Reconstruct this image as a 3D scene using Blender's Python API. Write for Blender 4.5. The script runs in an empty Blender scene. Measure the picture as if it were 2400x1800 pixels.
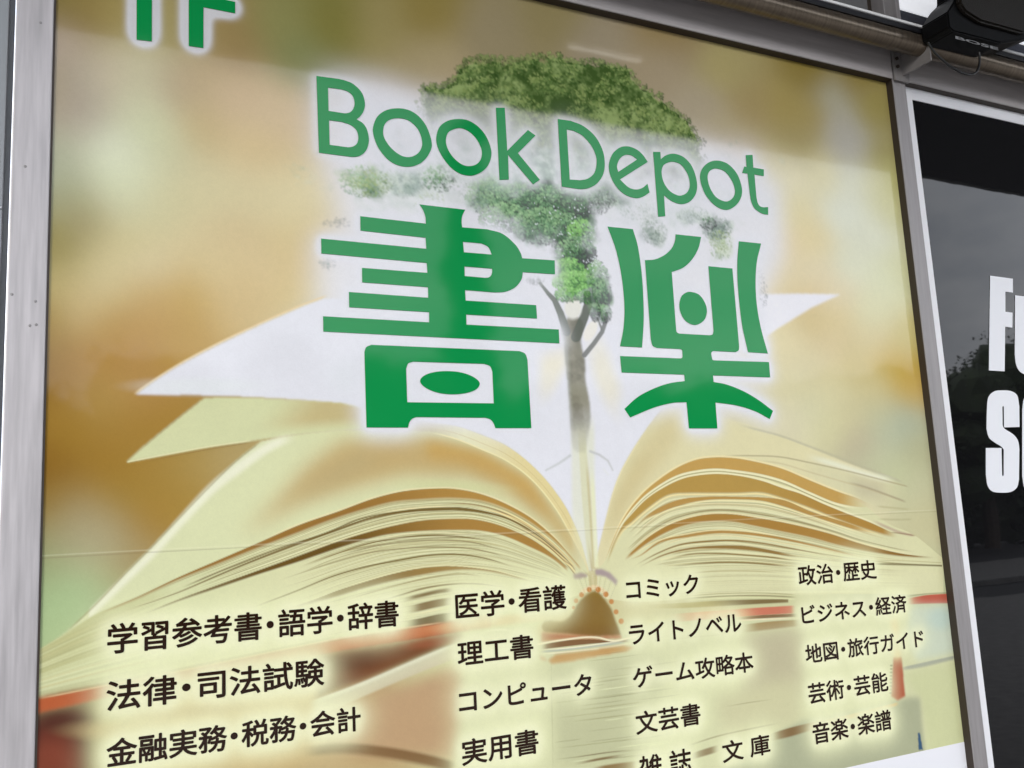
import bpy, bmesh, math, random
import numpy as np
from mathutils import Vector, Matrix
S = bpy.context.scene
C = S.collection
R = math.radians

# ---------------------------------------------------------------- camera
CAM_Z, CAM_D, FOC = 1.55, 1.8, 2187.0          # eye height, distance to the sign, focal length (2400 px wide frame)
AX = np.array([4371., 112., FOC]); AX /= np.linalg.norm(AX)        # wall direction seen from the camera
AZ = np.array([-729., -14242., FOC]); AZ /= np.linalg.norm(AZ)     # vertical
AY = np.cross(AZ, AX); AY /= np.linalg.norm(AY)
AX = np.cross(AY, AZ)
cam_d = bpy.data.cameras.new('camera')
cam_d.sensor_width = 36.0
cam_d.lens = 36.0 * FOC / 2400.0
cam_d.clip_start, cam_d.clip_end = 0.05, 600
cam = bpy.data.objects.new('camera', cam_d); C.objects.link(cam)
cam.matrix_world = Matrix(((AX[0], -AX[1], -AX[2], 0.0),
                           (AY[0], -AY[1], -AY[2], -CAM_D),
                           (AZ[0], -AZ[1], -AZ[2], CAM_Z),
                           (0, 0, 0, 1)))
S.camera = cam

# ---------------------------------------------------------------- sky, sun, exposure
SUN_DIR = Vector((-.9, -1.0, .45)).normalized()          # low veiled sun from the street side, left of the camera
SUN_EL, SUN_ROT = math.asin(SUN_DIR.z), math.atan2(SUN_DIR.x, SUN_DIR.y)
wd = bpy.data.worlds.new('World'); S.world = wd; wd.use_nodes = True
nt = wd.node_tree; nt.nodes.clear()
def N(tree, typ, **kw):
    n = tree.nodes.new(typ)
    for k, v in kw.items(): setattr(n, k, v)
    return n
out = N(nt, 'ShaderNodeOutputWorld'); bg = N(nt, 'ShaderNodeBackground')
sky = N(nt, 'ShaderNodeTexSky', sky_type='NISHITA', sun_disc=False, sun_elevation=SUN_EL, sun_rotation=SUN_ROT)
sky.air_density = 1.0; sky.dust_density = 3.0
tc = N(nt, 'ShaderNodeTexCoord'); mp = N(nt, 'ShaderNodeMapping'); mp.inputs['Scale'].default_value = (1, 1, 2.2)
nz = N(nt, 'ShaderNodeTexNoise'); nz.inputs['Scale'].default_value = 3.2; nz.inputs['Detail'].default_value = 5; nz.inputs['Roughness'].default_value = .55
rp = N(nt, 'ShaderNodeValToRGB')
rp.color_ramp.elements[0].position = .33; rp.color_ramp.elements[0].color = (12.5, 14, 16.5, 1)
rp.color_ramp.elements[1].position = .68; rp.color_ramp.elements[1].color = (27, 27.5, 28.5, 1)
mx = N(nt, 'ShaderNodeMixRGB'); mx.inputs['Fac'].default_value = .9    # overcast: cloud layer over the clear sky
L = nt.links.new
L(tc.outputs['Generated'], mp.inputs['Vector']); L(mp.outputs['Vector'], nz.inputs['Vector'])
L(nz.outputs['Fac'], rp.inputs['Fac']); L(sky.outputs['Color'], mx.inputs['Color1']); L(rp.outputs['Color'], mx.inputs['Color2'])
L(mx.outputs['Color'], bg.inputs['Color']); bg.inputs['Strength'].default_value = .12
L(bg.outputs['Background'], out.inputs['Surface'])
sun_d = bpy.data.lights.new('sun', 'SUN'); sun_d.energy = 1.2; sun_d.angle = R(22); sun_d.color = (1, .96, .9)
sun = bpy.data.objects.new('sun', sun_d); C.objects.link(sun)
sun.rotation_euler = SUN_DIR.to_track_quat('Z', 'Y').to_euler()
S.view_settings.view_transform = 'Standard'; S.view_settings.look = 'None'
S.view_settings.gamma = 1; S.view_settings.exposure = 0.0
try: S.view_settings.use_curve_mapping = False
except Exception: pass
S.render.engine = 'CYCLES'

# ---------------------------------------------------------------- helpers
def onplane(px, py, y=0.0):
    """traced photograph point -> metres on the wall-parallel plane y (x along the wall, z up)"""
    px = np.asarray(px, float); py = np.asarray(py, float)
    r = np.stack([px - 1200, py - 900, np.full_like(px, FOC)], -1)
    s = (CAM_D + y) / (r @ AY)
    return (r @ AX) * s, (r @ AZ) * s + CAM_Z
def trace(x, z, y=0.0):
    """inverse of onplane"""
    p = x[..., None] * AX + (CAM_D + y) * AY + (z - CAM_Z)[..., None] * AZ
    return 1200 + FOC * p[..., 0] / p[..., 2], 900 + FOC * p[..., 1] / p[..., 2]
def lin(c):
    c = np.asarray(c, float) / 255
    return np.where(c <= .04045, c / 12.92, ((c + .055) / 1.055) ** 2.4)

def mat(name, col, rough=.5, metal=0.0, spec=.5, noise=None, bump=None, scale=(1, 1, 1)):
    m = bpy.data.materials.new(name); m.use_nodes = True
    t = m.node_tree; b = t.nodes['Principled BSDF']
    b.inputs['Base Color'].default_value = (*col, 1); b.inputs['Roughness'].default_value = rough
    b.inputs['Metallic'].default_value = metal; b.inputs['Specular IOR Level'].default_value = spec
    co = N(t, 'ShaderNodeTexCoord'); mpn = N(t, 'ShaderNodeMapping'); mpn.inputs['Scale'].default_value = scale
    t.links.new(co.outputs['Object'], mpn.inputs['Vector'])
    if noise:
        sc, amt, det = noise
        n = N(t, 'ShaderNodeTexNoise'); n.inputs['Scale'].default_value = sc; n.inputs['Detail'].default_value = det
        t.links.new(mpn.outputs['Vector'], n.inputs['Vector'])
        r = N(t, 'ShaderNodeValToRGB')
        r.color_ramp.elements[0].position = .3; r.color_ramp.elements[0].color = (*[c * (1 - amt) for c in col], 1)
        r.color_ramp.elements[1].position = .7; r.color_ramp.elements[1].color = (*[min(1, c * (1 + amt)) for c in col], 1)
        t.links.new(n.outputs['Fac'], r.inputs['Fac']); t.links.new(r.outputs['Color'], b.inputs['Base Color'])
        rr = N(t, 'ShaderNodeMapRange'); rr.inputs['To Min'].default_value = max(.02, rough * .8); rr.inputs['To Max'].default_value = min(1, rough * 1.25)
        t.links.new(n.outputs['Fac'], rr.inputs['Value']); t.links.new(rr.outputs['Result'], b.inputs['Roughness'])
    if bump:
        sc, st, dist = bump
        n = N(t, 'ShaderNodeTexNoise'); n.inputs['Scale'].default_value = sc; n.inputs['Detail'].default_value = 3
        t.links.new(mpn.outputs['Vector'], n.inputs['Vector'])
        bp = N(t, 'ShaderNodeBump'); bp.inputs['Strength'].default_value = st; bp.inputs['Distance'].default_value = dist
        t.links.new(n.outputs['Fac'], bp.inputs['Height']); t.links.new(bp.outputs['Normal'], b.inputs['Normal'])
    return m
def link(o, parent=None):
    C.objects.link(o)
    if parent: o.parent = parent
    return o
def obj(name, bm, m, parent=None, smooth=False):
    me = bpy.data.meshes.new(name); bm.to_mesh(me); bm.free()
    me.materials.append(m)
    if smooth:
        for p in me.polygons: p.use_smooth = True
    return link(bpy.data.objects.new(name, me), parent)
def thing(name, label, cat, loc=(0, 0, 0), group=None):
    o = bpy.data.objects.new(name, None); o.empty_display_size = .1; C.objects.link(o)
    o.location = loc; return tag(o, label, cat, group)
def tag(o, label, cat, group=None):
    o['label'] = label; o['category'] = cat
    if group: o['group'] = group
    return o
def boxes(lst, bevel=0.0015, origin=(0, 0, 0)):
    """list of (x0,x1,y0,y1,z0,z1) in one bmesh, edges slightly rounded"""
    bm = bmesh.new()
    for x0, x1, y0, y1, z0, z1 in lst:
        r = bmesh.ops.create_cube(bm, size=1)
        for v in r['verts']:
            v.co = Vector(((x0 + x1) / 2 + v.co.x * (x1 - x0), (y0 + y1) / 2 + v.co.y * (y1 - y0), (z0 + z1) / 2 + v.co.z * (z1 - z0))) - Vector(origin)
    if bevel:
        bmesh.ops.bevel(bm, geom=bm.edges[:], offset=bevel, segments=2, affect='EDGES', profile=.5)
    return bm
def tube(bm, pts, rad, n=12, cap=True):
    pts = [Vector(p) for p in pts]; rings = []
    rads = rad if hasattr(rad, '__len__') else [rad] * len(pts)
    for i, p in enumerate(pts):
        d = (pts[min(i + 1, len(pts) - 1)] - pts[max(i - 1, 0)]).normalized()
        a = d.orthogonal().normalized() if i == 0 else (rings_a - d * rings_a.dot(d)).normalized()
        rings_a = a; b = d.cross(a)
        rings.append([bm.verts.new(p + (a * math.cos(2 * math.pi * k / n) + b * math.sin(2 * math.pi * k / n)) * rads[i]) for k in range(n)])
    for r0, r1 in zip(rings, rings[1:]):
        for k in range(n): bm.faces.new((r0[k], r0[(k + 1) % n], r1[(k + 1) % n], r1[k]))
    if cap: bm.faces.new(rings[0][::-1]); bm.faces.new(rings[-1])
    return bm
def prism(bm, poly, y0, y1, axis='y'):
    """closed outline [(x,z)] pushed from y0 to y1"""
    a = [bm.verts.new((x, y0, z)) for x, z in poly]; b = [bm.verts.new((x, y1, z)) for x, z in poly]
    bm.faces.new(a); bm.faces.new(b[::-1]); n = len(poly)
    for i in range(n): bm.faces.new((a[i], b[i], b[(i + 1) % n], a[(i + 1) % n]))
    bmesh.ops.recalc_face_normals(bm, faces=bm.faces[:])
    return bm

def spline(pts, n=8):
    """outline from points; a point with a third value is a corner, the rest are passed smoothly"""
    P = [np.array(p[:2], float) for p in pts]; corner = [len(p) > 2 for p in pts]; m = len(P); res = []
    for i in range(m):
        j = (i + 1) % m
        if corner[i] and corner[j]: res.append(P[i]); continue
        t0 = (P[j] - P[i]) * 1.0 if corner[i] else (P[j] - P[i - 1]) / 2
        t1 = (P[j] - P[i]) * 1.0 if corner[j] else (P[(j + 1) % m] - P[i]) / 2
        for k in range(n):
            t = k / n; h = t * t
            res.append((2*h*t - 3*h + 1) * P[i] + (h*t - 2*h + t) * t0 + (-2*h*t + 3*h) * P[j] + (h*t - h) * t1)
    return np.array(res)
def curve_mesh(name, contours, m, parent, y, thick=.0006):
    """flat vinyl piece: contours in metres on the wall plane, holes by even-odd fill"""
    cu = bpy.data.curves.new(name, 'CURVE'); cu.dimensions = '2D'; cu.fill_mode = 'BOTH'; cu.extrude = thick / 2
    for c in contours:
        s = cu.splines.new('POLY'); s.points.add(len(c) - 1); s.use_cyclic_u = True
        for p, q in zip(s.points, c): p.co = (q[0], q[1], 0, 1)
    return _bake(name, cu, m, parent, Matrix(((1, 0, 0, 0), (0, 0, -1, y), (0, 1, 0, 0), (0, 0, 0, 1))))
def _bake(name, cu, m, parent, mw):
    o = bpy.data.objects.new(name, cu); C.objects.link(o)
    dg = bpy.context.evaluated_depsgraph_get(); dg.update()
    me = bpy.data.meshes.new_from_object(o.evaluated_get(dg)); bpy.data.objects.remove(o); bpy.data.curves.remove(cu)
    me.transform(mw); me.name = name; me.materials.clear(); me.materials.append(m)
    return link(bpy.data.objects.new(name, me), parent)
def text_mesh(name, body, x0, x1, z0, z1, y, m, parent, offset=0, thick=.0006, space=1.0, bold=0):
    """lettering stretched to fill the box x0..x1, z0..z1 on the plane y"""
    cu = bpy.data.curves.new(name, 'FONT'); cu.body = body; cu.offset = offset; cu.space_character = space; cu.resolution_u = 4
    for i, ch in enumerate(body):                              # the middle dot takes half a cell
        if ch == '・':
            cu.body_format[i - 1].kerning = -10; cu.body_format[i].kerning = -10
    o = bpy.data.objects.new(name, cu); C.objects.link(o)
    dg = bpy.context.evaluated_depsgraph_get(); dg.update()
    me = bpy.data.meshes.new_from_object(o.evaluated_get(dg)); bpy.data.objects.remove(o); bpy.data.curves.remove(cu)
    v = np.empty(len(me.vertices) * 3); me.vertices.foreach_get('co', v); v = v.reshape(-1, 3)
    lo, hi = v.min(0), v.max(0); w = np.empty_like(v)
    w[:, 0] = x0 + (v[:, 0] - lo[0]) / (hi[0] - lo[0]) * (x1 - x0)
    w[:, 2] = z0 + (v[:, 1] - lo[1]) / (hi[1] - lo[1]) * (z1 - z0)
    w[:, 1] = y
    me.vertices.foreach_set('co', w.ravel()); me.update()
    if bold:                                                   # heavier face: the glyphs laid over themselves a hair apart
        bm = bmesh.new()
        for k in range(8):
            n0 = len(bm.verts); bm.from_mesh(me); bm.verts.ensure_lookup_table()
            dx, dz = bold * math.cos(k * math.pi / 4), bold * math.sin(k * math.pi / 4)
            for q in bm.verts[n0:]: q.co += Vector((dx, -.00003 * k, dz))
        bm.to_mesh(me); bm.free()
    me.name = name; me.materials.clear(); me.materials.append(m)
    return link(bpy.data.objects.new(name, me), parent)
# ---------------------------------------------------------------- logo outlines (traced; third value = corner)
def tile(ox, oy, s): return lambda pts: [(ox + p[0] / s, oy + p[1] / s) + tuple(p[2:]) for p in pts]
tA, tB, tC = tile(720, 150, 3.6867), tile(1280, 240, 3.95), tile(740, 460, 3.6867)
tD, tF, t1 = tile(1400, 500, 4.6083), tile(820, 760, 4.6083), tile(0, 0, 2.765)
t6, tS = tile(1600, 600, 2.765), tile(2100, 900, 5.53)
LATIN = [
 [tA([(78,105,1),(270,131,1),(330,146),(400,178),(470,250),(497,340),(487,405),(460,450),(425,480,1),(480,515),(515,570),(531,650),(520,720),(490,770),(440,800),(380,804),(345,800,1),(100,768,1)]),
  tA([(178,205,1),(290,221,1),(350,240),(392,280),(408,335),(398,385),(370,418),(330,428),(290,424,1),(183,407,1)]),
  tA([(187,487,1),(300,503,1),(375,530),(425,575),(440,635),(430,685),(400,712),(360,721),(320,718,1),(192,700,1)])],
 [tA([(790,385),(885,404),(968,460),(1035,555),(1075,690),(1052,775),(1000,842),(930,880),(850,890),(760,868),(680,812),(605,710),(567,590),(578,510),(615,445),(690,398)]),
  tA([(790,470),(870,488),(935,540),(975,605),(992,690),(975,748),(935,788),(880,806),(820,797),(755,757),(700,700),(662,635),(655,575),(670,520),(715,482)])],
 [tA([(1310,477),(1395,492),(1480,548),(1548,635),(1588,750),(1578,840),(1535,910),(1470,952),(1400,967),(1310,945),(1225,880),(1150,775),(1115,680),(1120,600),(1150,535),(1220,490)]),
  tA([(1310,555),(1385,578),(1450,635),(1492,705),(1508,765),(1498,825),(1460,868),(1400,884),(1340,872),(1275,825),(1225,760),(1198,690),(1202,625),(1230,582)])],
 [tA([(1628,380,1),(1705,380,1),(1726,752,1),(1905,572,1),(1970,620,1),(1818,772,1),(2008,1002,1),(1950,1042,1),(1733,786,1),(1740,1000,1),(1660,1003,1)])],
 [tB([(105,155,1),(225,173,1),(340,220),(450,315),(520,445),(540,570),(522,675),(465,755),(390,795),(320,804),(265,799,1),(142,780,1)]),
  tB([(188,252,1),(250,264,1),(335,310),(415,400),(460,500),(462,590),(440,660),(385,706),(320,721),(285,720,1),(216,716,1)])],
 [tB([(938,553,1),(890,485),(830,435),(750,408),(680,420),(615,475),(580,570),(590,670),(640,770),(720,850),(820,887),(890,876),(955,835,1),(935,755,1),(890,792),(830,808),(760,788),(680,715,1)]),
  tB([(665,645,1),(653,590),(676,528),(725,490),(785,492),(840,530,1)])],
 [tB([(988,460,1),(1055,460,1),(1058,528,1),(1110,490),(1185,477),(1275,512),(1350,600),(1392,735),(1385,840),(1330,918),(1250,943),(1165,918),(1088,862,1),(1100,1055,1),(1035,1060,1)]),
  tB([(1180,552),(1250,582),(1308,668),(1328,760),(1310,825),(1265,858),(1215,862),(1140,820),(1085,740),(1066,650),(1080,590),(1122,560)])],
 [tB([(1580,540),(1680,572),(1765,665),(1808,790),(1800,885),(1745,962),(1660,997),(1560,955),(1470,850),(1425,720),(1435,630),(1495,562)]),
  tB([(1580,615),(1652,642),(1715,722),(1745,810),(1735,870),(1695,910),(1645,917),(1570,878),(1515,795),(1492,705),(1502,650),(1535,622)])],
 [tB([(1845,490,1),(1908,487,1),(1915,605,1),(2012,622,1),(2012,685,1),(1925,668,1),(1944,880,1),(1955,930),(1975,960),(2005,972),(2052,970,1),(2052,1042,1),(1995,1030),(1930,985),(1897,920),(1885,860,1),(1862,660,1),(1812,655,1),(1832,595,1),(1853,600,1)])]]
KANJI = [
 [tC([(895,72,1),(1290,118,1),(1266,165),(1258,215),(1263,270,1),(1480,287,1),(1610,325),(1715,412),(1765,485),(1782,537,1),(2062,555,1),(2065,675,1),(1787,657,1),(1775,720),(1725,785),(1645,824),(1560,832),(1480,827,1),(1288,812,1),(1293,902,1),(1902,942,1),(1910,1058,1),(1298,1023,1),(1300,1110,1),(2097,1152,1),(2103,1272,1),(65,1170,1),(62,1038,1),(978,1090,1),(978,1003,1),(288,960,1),(285,828,1),(970,878,1),(968,787,1),(400,745,1),(398,620,1),(963,663,1),(958,578,1),(47,495,1),(45,367,1),(953,455,1),(948,360,1),(385,298,1),(383,174,1),(950,238,1),(946,180),(925,120)]),
  tC([(1270,395,1),(1430,409,1),(1488,440),(1520,505,1),(1278,485,1)]), tC([(1283,608,1),(1522,627,1),(1520,670),(1497,700),(1460,706,1),(1285,690,1)]),
  tF([(178,1115,1),(155,300,1),(175,248),(230,223,1),(1830,291,1),(1890,320),(1915,385,1),(1957,1122,1),(1570,1122,1),(1545,1062),(1512,1027),(1460,1011,1),(715,1003,1),(670,1022),(640,1062),(625,1117,1)]),
  tF([(605,480,1),(628,425),(680,405,1),(1450,429,1),(1512,455),(1537,515,1),(1552,855,1),(617,843,1)]),
  tF([(1060,507),(1180,518),(1290,550),(1370,597),(1400,645),(1370,697),(1300,732),(1200,752),(1090,757),(970,745),(860,710),(785,662),(757,615),(780,570),(850,533),(950,512)])],
 [tD([(512,507,1),(620,498),(725,450),(800,378),(835,300),(843,228,1),(1118,257,1),(1085,385),(1015,505),(920,590),(800,635,1),(848,1262,1),(858,1288),(882,1300,1),(1212,1318,1),(1242,1307),(1253,1272,1),(1197,572,1),(1455,597,1),(1528,1440,1),(1522,1480),(1490,1500,1),(1250,1488,1),(1230,1500),(1226,1520,1),(1236,1570,1),(1242,1584),(1262,1589,1),(1850,1607,1),(1863,1773,1),(1245,1752,1),(1253,1822,1),(1400,1852),(1580,1925),(1740,2020),(1893,2135,1),(1858,2222,1),(1700,2138),(1500,2076),(1272,2044,1),(1293,2324,1),(987,2324,1),(960,2040,1),(800,2050),(600,2102),(352,2205,1),(290,2112,1),(440,1980),(620,1888),(780,1835),(942,1812,1),(935,1744,1),(260,1720,1),(243,1542,1),(895,1568,1),(913,1560),(918,1548,1),(915,1490,1),(908,1474),(890,1467,1),(640,1455,1),(595,1430),(575,1362,1)]),
  tD([(1005,850),(1092,878),(1155,960),(1180,1055),(1150,1155),(1060,1207),(970,1178),(910,1105),(883,1005),(902,905),(950,860)]),
  tD([(108,145,1),(380,172,1),(432,350),(470,600),(490,850),(497,1150),(480,1450,1),(243,1437,1),(280,1240),(290,1000),(262,700),(200,400)]),
  tD([(1525,303,1),(1765,328,1),(1720,520),(1705,750),(1720,1000),(1765,1250),(1838,1515,1),(1625,1500,1),(1560,1200),(1520,850),(1508,560)])]]
TOPMARK = [[t1([(885,-420,1),(985,-420,1),(983,270,1),(885,259,1)])],
           [t1([(1222,-420,1),(1318,-420,1),(1320,-30,1),(1523,14,1),(1523,88,1),(1318,48,1),(1317,313,1),(1223,299,1)])]]
# department list: text, lower left and upper right of each line as traced
ROWS = [('学習参考書・語学・辞書', (252,1533), (932,1406)), ('法律・司法試験', (250,1667), (758,1542)), ('金融実務・税務・会計', (250,1799), (843,1654)),
        ('医学・看護', (1069,1451), (1324,1370)), ('理工書', (1074,1562), (1247,1486)), ('コンピュータ', (1077,1671), (1384,1578)), ('実用書', (1084,1795), (1259,1707)),
        ('コミック', (1469,1407), (1634,1346)), ('ライトノベル', (1476,1511), (1734,1437)), ('ゲーム攻略本', (1485,1614), (1762,1527)), ('文芸書', (1492,1723), (1638,1646)),
        ('雑 誌', (1501,1838), (1617,1752)), ('文 庫', (1695,1788), (1801,1719)),
        ('政治・歴史', (1873,1373), (2050,1312)), ('ビジネス・経済', (1881,1464), (2121,1393)), ('地図・旅行ガイド', (1890,1556), (2161,1475)), ('芸術・芸能', (1897,1651), (2077,1574)), ('音楽・楽譜', (1907,1745), (2085,1662))]
def flat(cs):
    r = []
    for c in cs:
        q = spline(c, 7); x, z = onplane(q[:, 0], q[:, 1]); r.append(list(zip(x, z)))
    return r
# ================================================================ ground, street
def noisy_ground():
    m = mat('paving', (.23, .22, .21), .8, noise=(9, .25, 6), bump=(60, .3, .01)); t = m.node_tree
    return m
bm = bmesh.new(); bmesh.ops.create_grid(bm, x_segments=1, y_segments=1, size=300)
g = obj('ground', bm, mat('asphalt', (.06, .06, .062), .85, noise=(3, .25, 8), bump=(90, .4, .01))); g.location = (0, 0, -.13); g['kind'] = 'structure'
o = obj('pavement', boxes([(-60, 60, -9.0, .3, -.126, 0)], .01), noisy_ground()); o['kind'] = 'structure'
o = obj('far_pavement', boxes([(-60, 60, -15.5, -11.4, -.126, -.01)], .01), noisy_ground()); o['kind'] = 'structure'
# ================================================================ shop front
def brushed(name, col, rough, metal, streak=.12):
    m = mat(name, col, rough, metal, noise=(7, streak, 6), bump=(26, .05, .002), scale=(14, 14, .9)); return m
M_post = brushed('aluminium_post', (.48, .455, .465), .42, .25, .16)
M_post2 = brushed('mullion_post', (.33, .31, .31), .45, .3, .10)
M_beam = brushed('beam_paint', (.40, .37, .365), .5, .1, .10)
M_beam.node_tree.nodes['Mapping'].inputs['Scale'].default_value = (.9, 14, 14)
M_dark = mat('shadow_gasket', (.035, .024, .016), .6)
M_glass = mat('dark_glass', (.012, .013, .016), .04, spec=.55)
M_lit = mat('emissive_white', (.8, .81, .85), .4); M_lit.node_tree.nodes['Principled BSDF'].inputs['Emission Color'].default_value = (.93, .95, 1, 1); M_lit.node_tree.nodes['Principled BSDF'].inputs['Emission Strength'].default_value = .62  # white pane given emission to bring up its bright tone
M_wall = mat('grey_panel_wall', (.30, .32, .34), .45, .1, noise=(3, .06, 3))
PT = 2.793
front = thing('storefront', 'grey aluminium shop front with posts, header beam and dark upper windows around the bookshop sign', 'shop front', (0, 0, 0))
o = obj('post', boxes([(-.0625, -.0012, -.006, .05, -.02, 3.6)], .002), M_post, front); o['label'] = 'pale scuffed aluminium post'
M_riv = mat('rivet_grey', (.3, .29, .29), .5)
for (qx, qy) in ((95,53),(59,390),(28,690),(70,763),(85,761),(83,706)):
    bm = bmesh.new(); x, z = onplane(qx, qy, -.006); r = bmesh.ops.create_uvsphere(bm, u_segments=10, v_segments=6, radius=.0026)
    for v in r['verts']: v.co = Vector((v.co.x + float(x), v.co.y * .5 - .006, v.co.z + float(z)))
    obj('rivet', bm, M_riv, front)
obj('gasket', boxes([(-.0012, .0022, -.004, .02, .3, PT)], 0), M_dark, front)
_, zj = onplane(8, 487, .02)
wp_ = [(-3.5, -.075, .02, .06, float(zj) + .003, 3.6), (-3.5, -.075, .02, .06, -.02, float(zj) - .003), (-3.5, -.066, .045, .062, -.02, 3.6)]
o = obj('wall_panel', boxes(wp_, .0015), M_wall, front); o['label'] = 'blue grey wall panels beside the pale post'
obj('wall_joint', boxes([(-3.5, -.076, .018, .044, float(zj) - .0022, float(zj) + .0022)], 0), mat('joint_pale', (.5, .52, .54), .5), front)
MX0, MX1, MY = 2.2042, 2.2560, -.024
o = obj('post', boxes([(MX0, MX1, MY, .05, -.02, 3.75)], .0015), M_post2, front); o['label'] = 'grey mullion post between the sign and the black window'
obj('gasket', boxes([(MX0 - .0014, MX0 - .0001, MY + .003, .02, .3, PT)], 0), M_dark, front)
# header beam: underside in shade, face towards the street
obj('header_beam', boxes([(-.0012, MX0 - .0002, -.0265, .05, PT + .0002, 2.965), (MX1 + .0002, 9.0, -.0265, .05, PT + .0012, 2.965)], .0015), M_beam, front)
obj('soffit_shade', boxes([(.0, MX0 - .003, -.0235, .02, PT - .0012, PT), (MX1 + .002, 9.0, -.0235, .02, PT - .0002, PT + .001)], 0), M_dark, front)  # near-black strips colour in the shade under the beam
obj('window_sill', boxes([(-.0012, MX0 - .0004, -.02, .05, 2.9653, 2.983), (MX1 + .0004, 9.0, -.02, .05, 2.9653, 2.983)], .002), M_beam, front)
obj('base_panel', boxes([(-.0012, MX0 - .0004, -.004, .05, -.02, .616), (MX1 + .0004, 9.0, -.004, .05, -.02, .298)], .002), M_beam, front)
# upper windows
obj('transom_glass', boxes([(-.0012, 2.028, .022, .03, 2.9835, 3.75)], 0), M_glass, front)
obj('window_frame', boxes([(2.0285, 2.1795, .012, .035, 2.9835, 3.75)], .002), mat('frame_grey', (.20, .20, .20), .35, .2), front)
obj('gasket', boxes([(2.180, 2.2038, .02, .035, 2.9835, 3.75)], 0), M_dark, front)
obj('transom_glass', boxes([(2.289, 9.0, .022, .03, 2.9835, 3.0655)], 0), mat('blue_grey_pane', (.10, .105, .13), .2, noise=(4, .1, 2)), front)
o = obj('white_panel', boxes([(2.289, 9.0, .018, .03, 3.066, 3.75)], .002), M_lit, front); o['label'] = 'white panel above the blue grey pane'
obj('post', boxes([(2.2562, 2.2886, -.012, .05, 2.9832, 3.75)], .0015), M_post, front)
# canopy of the same building, seen only mirrored in the sign
can = thing('canopy', 'dark flat canopy projecting from the building over the shop front', 'canopy', (0, 0, 4.13))
obj('slab', boxes([(-25, 28, -3.0, .3, 0, .35)], .01), mat('canopy_soffit', (.075, .075, .08), .6, noise=(4, .15, 3)), can)
obj('fascia', boxes([(-25, 28, -3.05, -3.003, -.0, .5)], .004), mat('canopy_fascia', (.2, .2, .2), .5), can)
obj('upper_wall', boxes([(-25, 28, .06, .3, -.36, -.005)], .0), mat('upper_wall', (.25, .25, .25), .6), can)
M_lamp = bpy.data.materials.new('lamp_tube'); M_lamp.use_nodes = True; b = M_lamp.node_tree.nodes['Principled BSDF']
b.inputs['Emission Color'].default_value = (1, .97, .9, 1); b.inputs['Emission Strength'].default_value = 5; b.inputs['Base Color'].default_value = (.8, .8, .8, 1)
def mirrored(qx, qy, height):
    """where a thing seen mirrored in the sign at a traced point hangs, given its height"""
    x, z = onplane(qx, qy); dx, dz = float(x) / CAM_D, (float(z) - CAM_Z) / CAM_D; d = (height - CAM_Z) / dz
    return dx * d, -(d - CAM_D)
for (qx, qy, ln, lb) in ((1355, 106.5, .12, 'shorter white lamp tube under the dark canopy'), (1441, 123, .34, 'longer white lamp tube under the dark canopy')):
    x, y = mirrored(qx, qy, 4.10); t = thing('lamp', lb, 'lamp', (x, y, 4.08))
    obj('tube', tube(bmesh.new(), [(-ln / 2, 0, 0), (ln / 2, 0, 0)], .008, 10), M_lamp, t, True)
    obj('lamp_housing', boxes([(-ln / 2 - .03, ln / 2 + .03, -.03, .03, .016, .048)], .003), mat('lamp_white', (.6, .6, .6), .5), t)
# ================================================================ black window sign on the right
M_black = mat('black_gloss', (.006, .006, .0068), .02, spec=.40, bump=(2.2, .05, .01))
M_border = mat('white_border', (.80, .80, .83), .45)
M_wlet = mat('white_vinyl', (.80, .81, .85), .4)
win = thing('window_sign', 'glossy black window sign with white block letters and a white edge beside the mullion', 'window sign', (MX1, 0, .3))
def w_(o): o.parent = win; o.matrix_parent_inverse = Matrix.Translation((-MX1, 0, -.3)); return o
BX, BZ = 2.3055, 2.7556
w_(obj('white_border', boxes([(MX1 + .0003, BX, -.003, .012, .3, PT), (BX, 9.0, -.003, .012, BZ, PT)], .0008), M_border))
w_(obj('black_panel', boxes([(BX + .0002, 9.0, .0, .012, .3, BZ - .0002)], 0), M_black))
Fp = t6([(1990,128,1),(2137,148,1),(2137,238,1),(2088,231,1),(2089,362,1),(2135,368,1),(2134,465,1),(2087,458,1),(2084,748,1),(1982,742,1)])
Up = t6([(2152,255,1),(2252,268,1),(2252,640,1),(2262,672),(2280,640,1),(2280,272,1),(2385,286,1),(2395,770,1),(2300,762,1),(2250,776),(2190,755),(2160,708),(2150,640,1)])
Sp = tS([(1595,558,1),(1395,563,1),(1393,300,1),(1383,284),(1373,300,1),(1376,530,1),(1398,577),(1515,655),(1575,735),(1593,840,1),(1588,1240,1),(1562,1340),(1485,1397),(1365,1409),(1245,1392),(1182,1315),(1160,1170,1),(1160,830,1),(1362,830,1),(1369,1180,1),(1381,1197),(1392,1180,1),(1392,852,1),(1360,812),(1262,750),(1198,690),(1168,580,1),(1173,340,1),(1192,175),(1268,97),(1370,83),(1488,94),(1565,150),(1592,285,1)])
Op = tS([(1632,330,1),(1655,190),(1735,115),(1840,105),(1950,125),(2030,200),(2060,340,1),(2070,1230,1),(2045,1360),(1960,1440),(1850,1455),(1735,1430),(1660,1350),(1632,1200,1)])
Oi = tS([(1835,330,1),(1847,310),(1860,330,1),(1862,1230,1),(1849,1250),(1835,1230,1)])
for cs in ([Fp], [Up], [Sp], [Op, Oi]): w_(curve_mesh('block_letter', flat(cs), M_wlet, None, -.0012))
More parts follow.
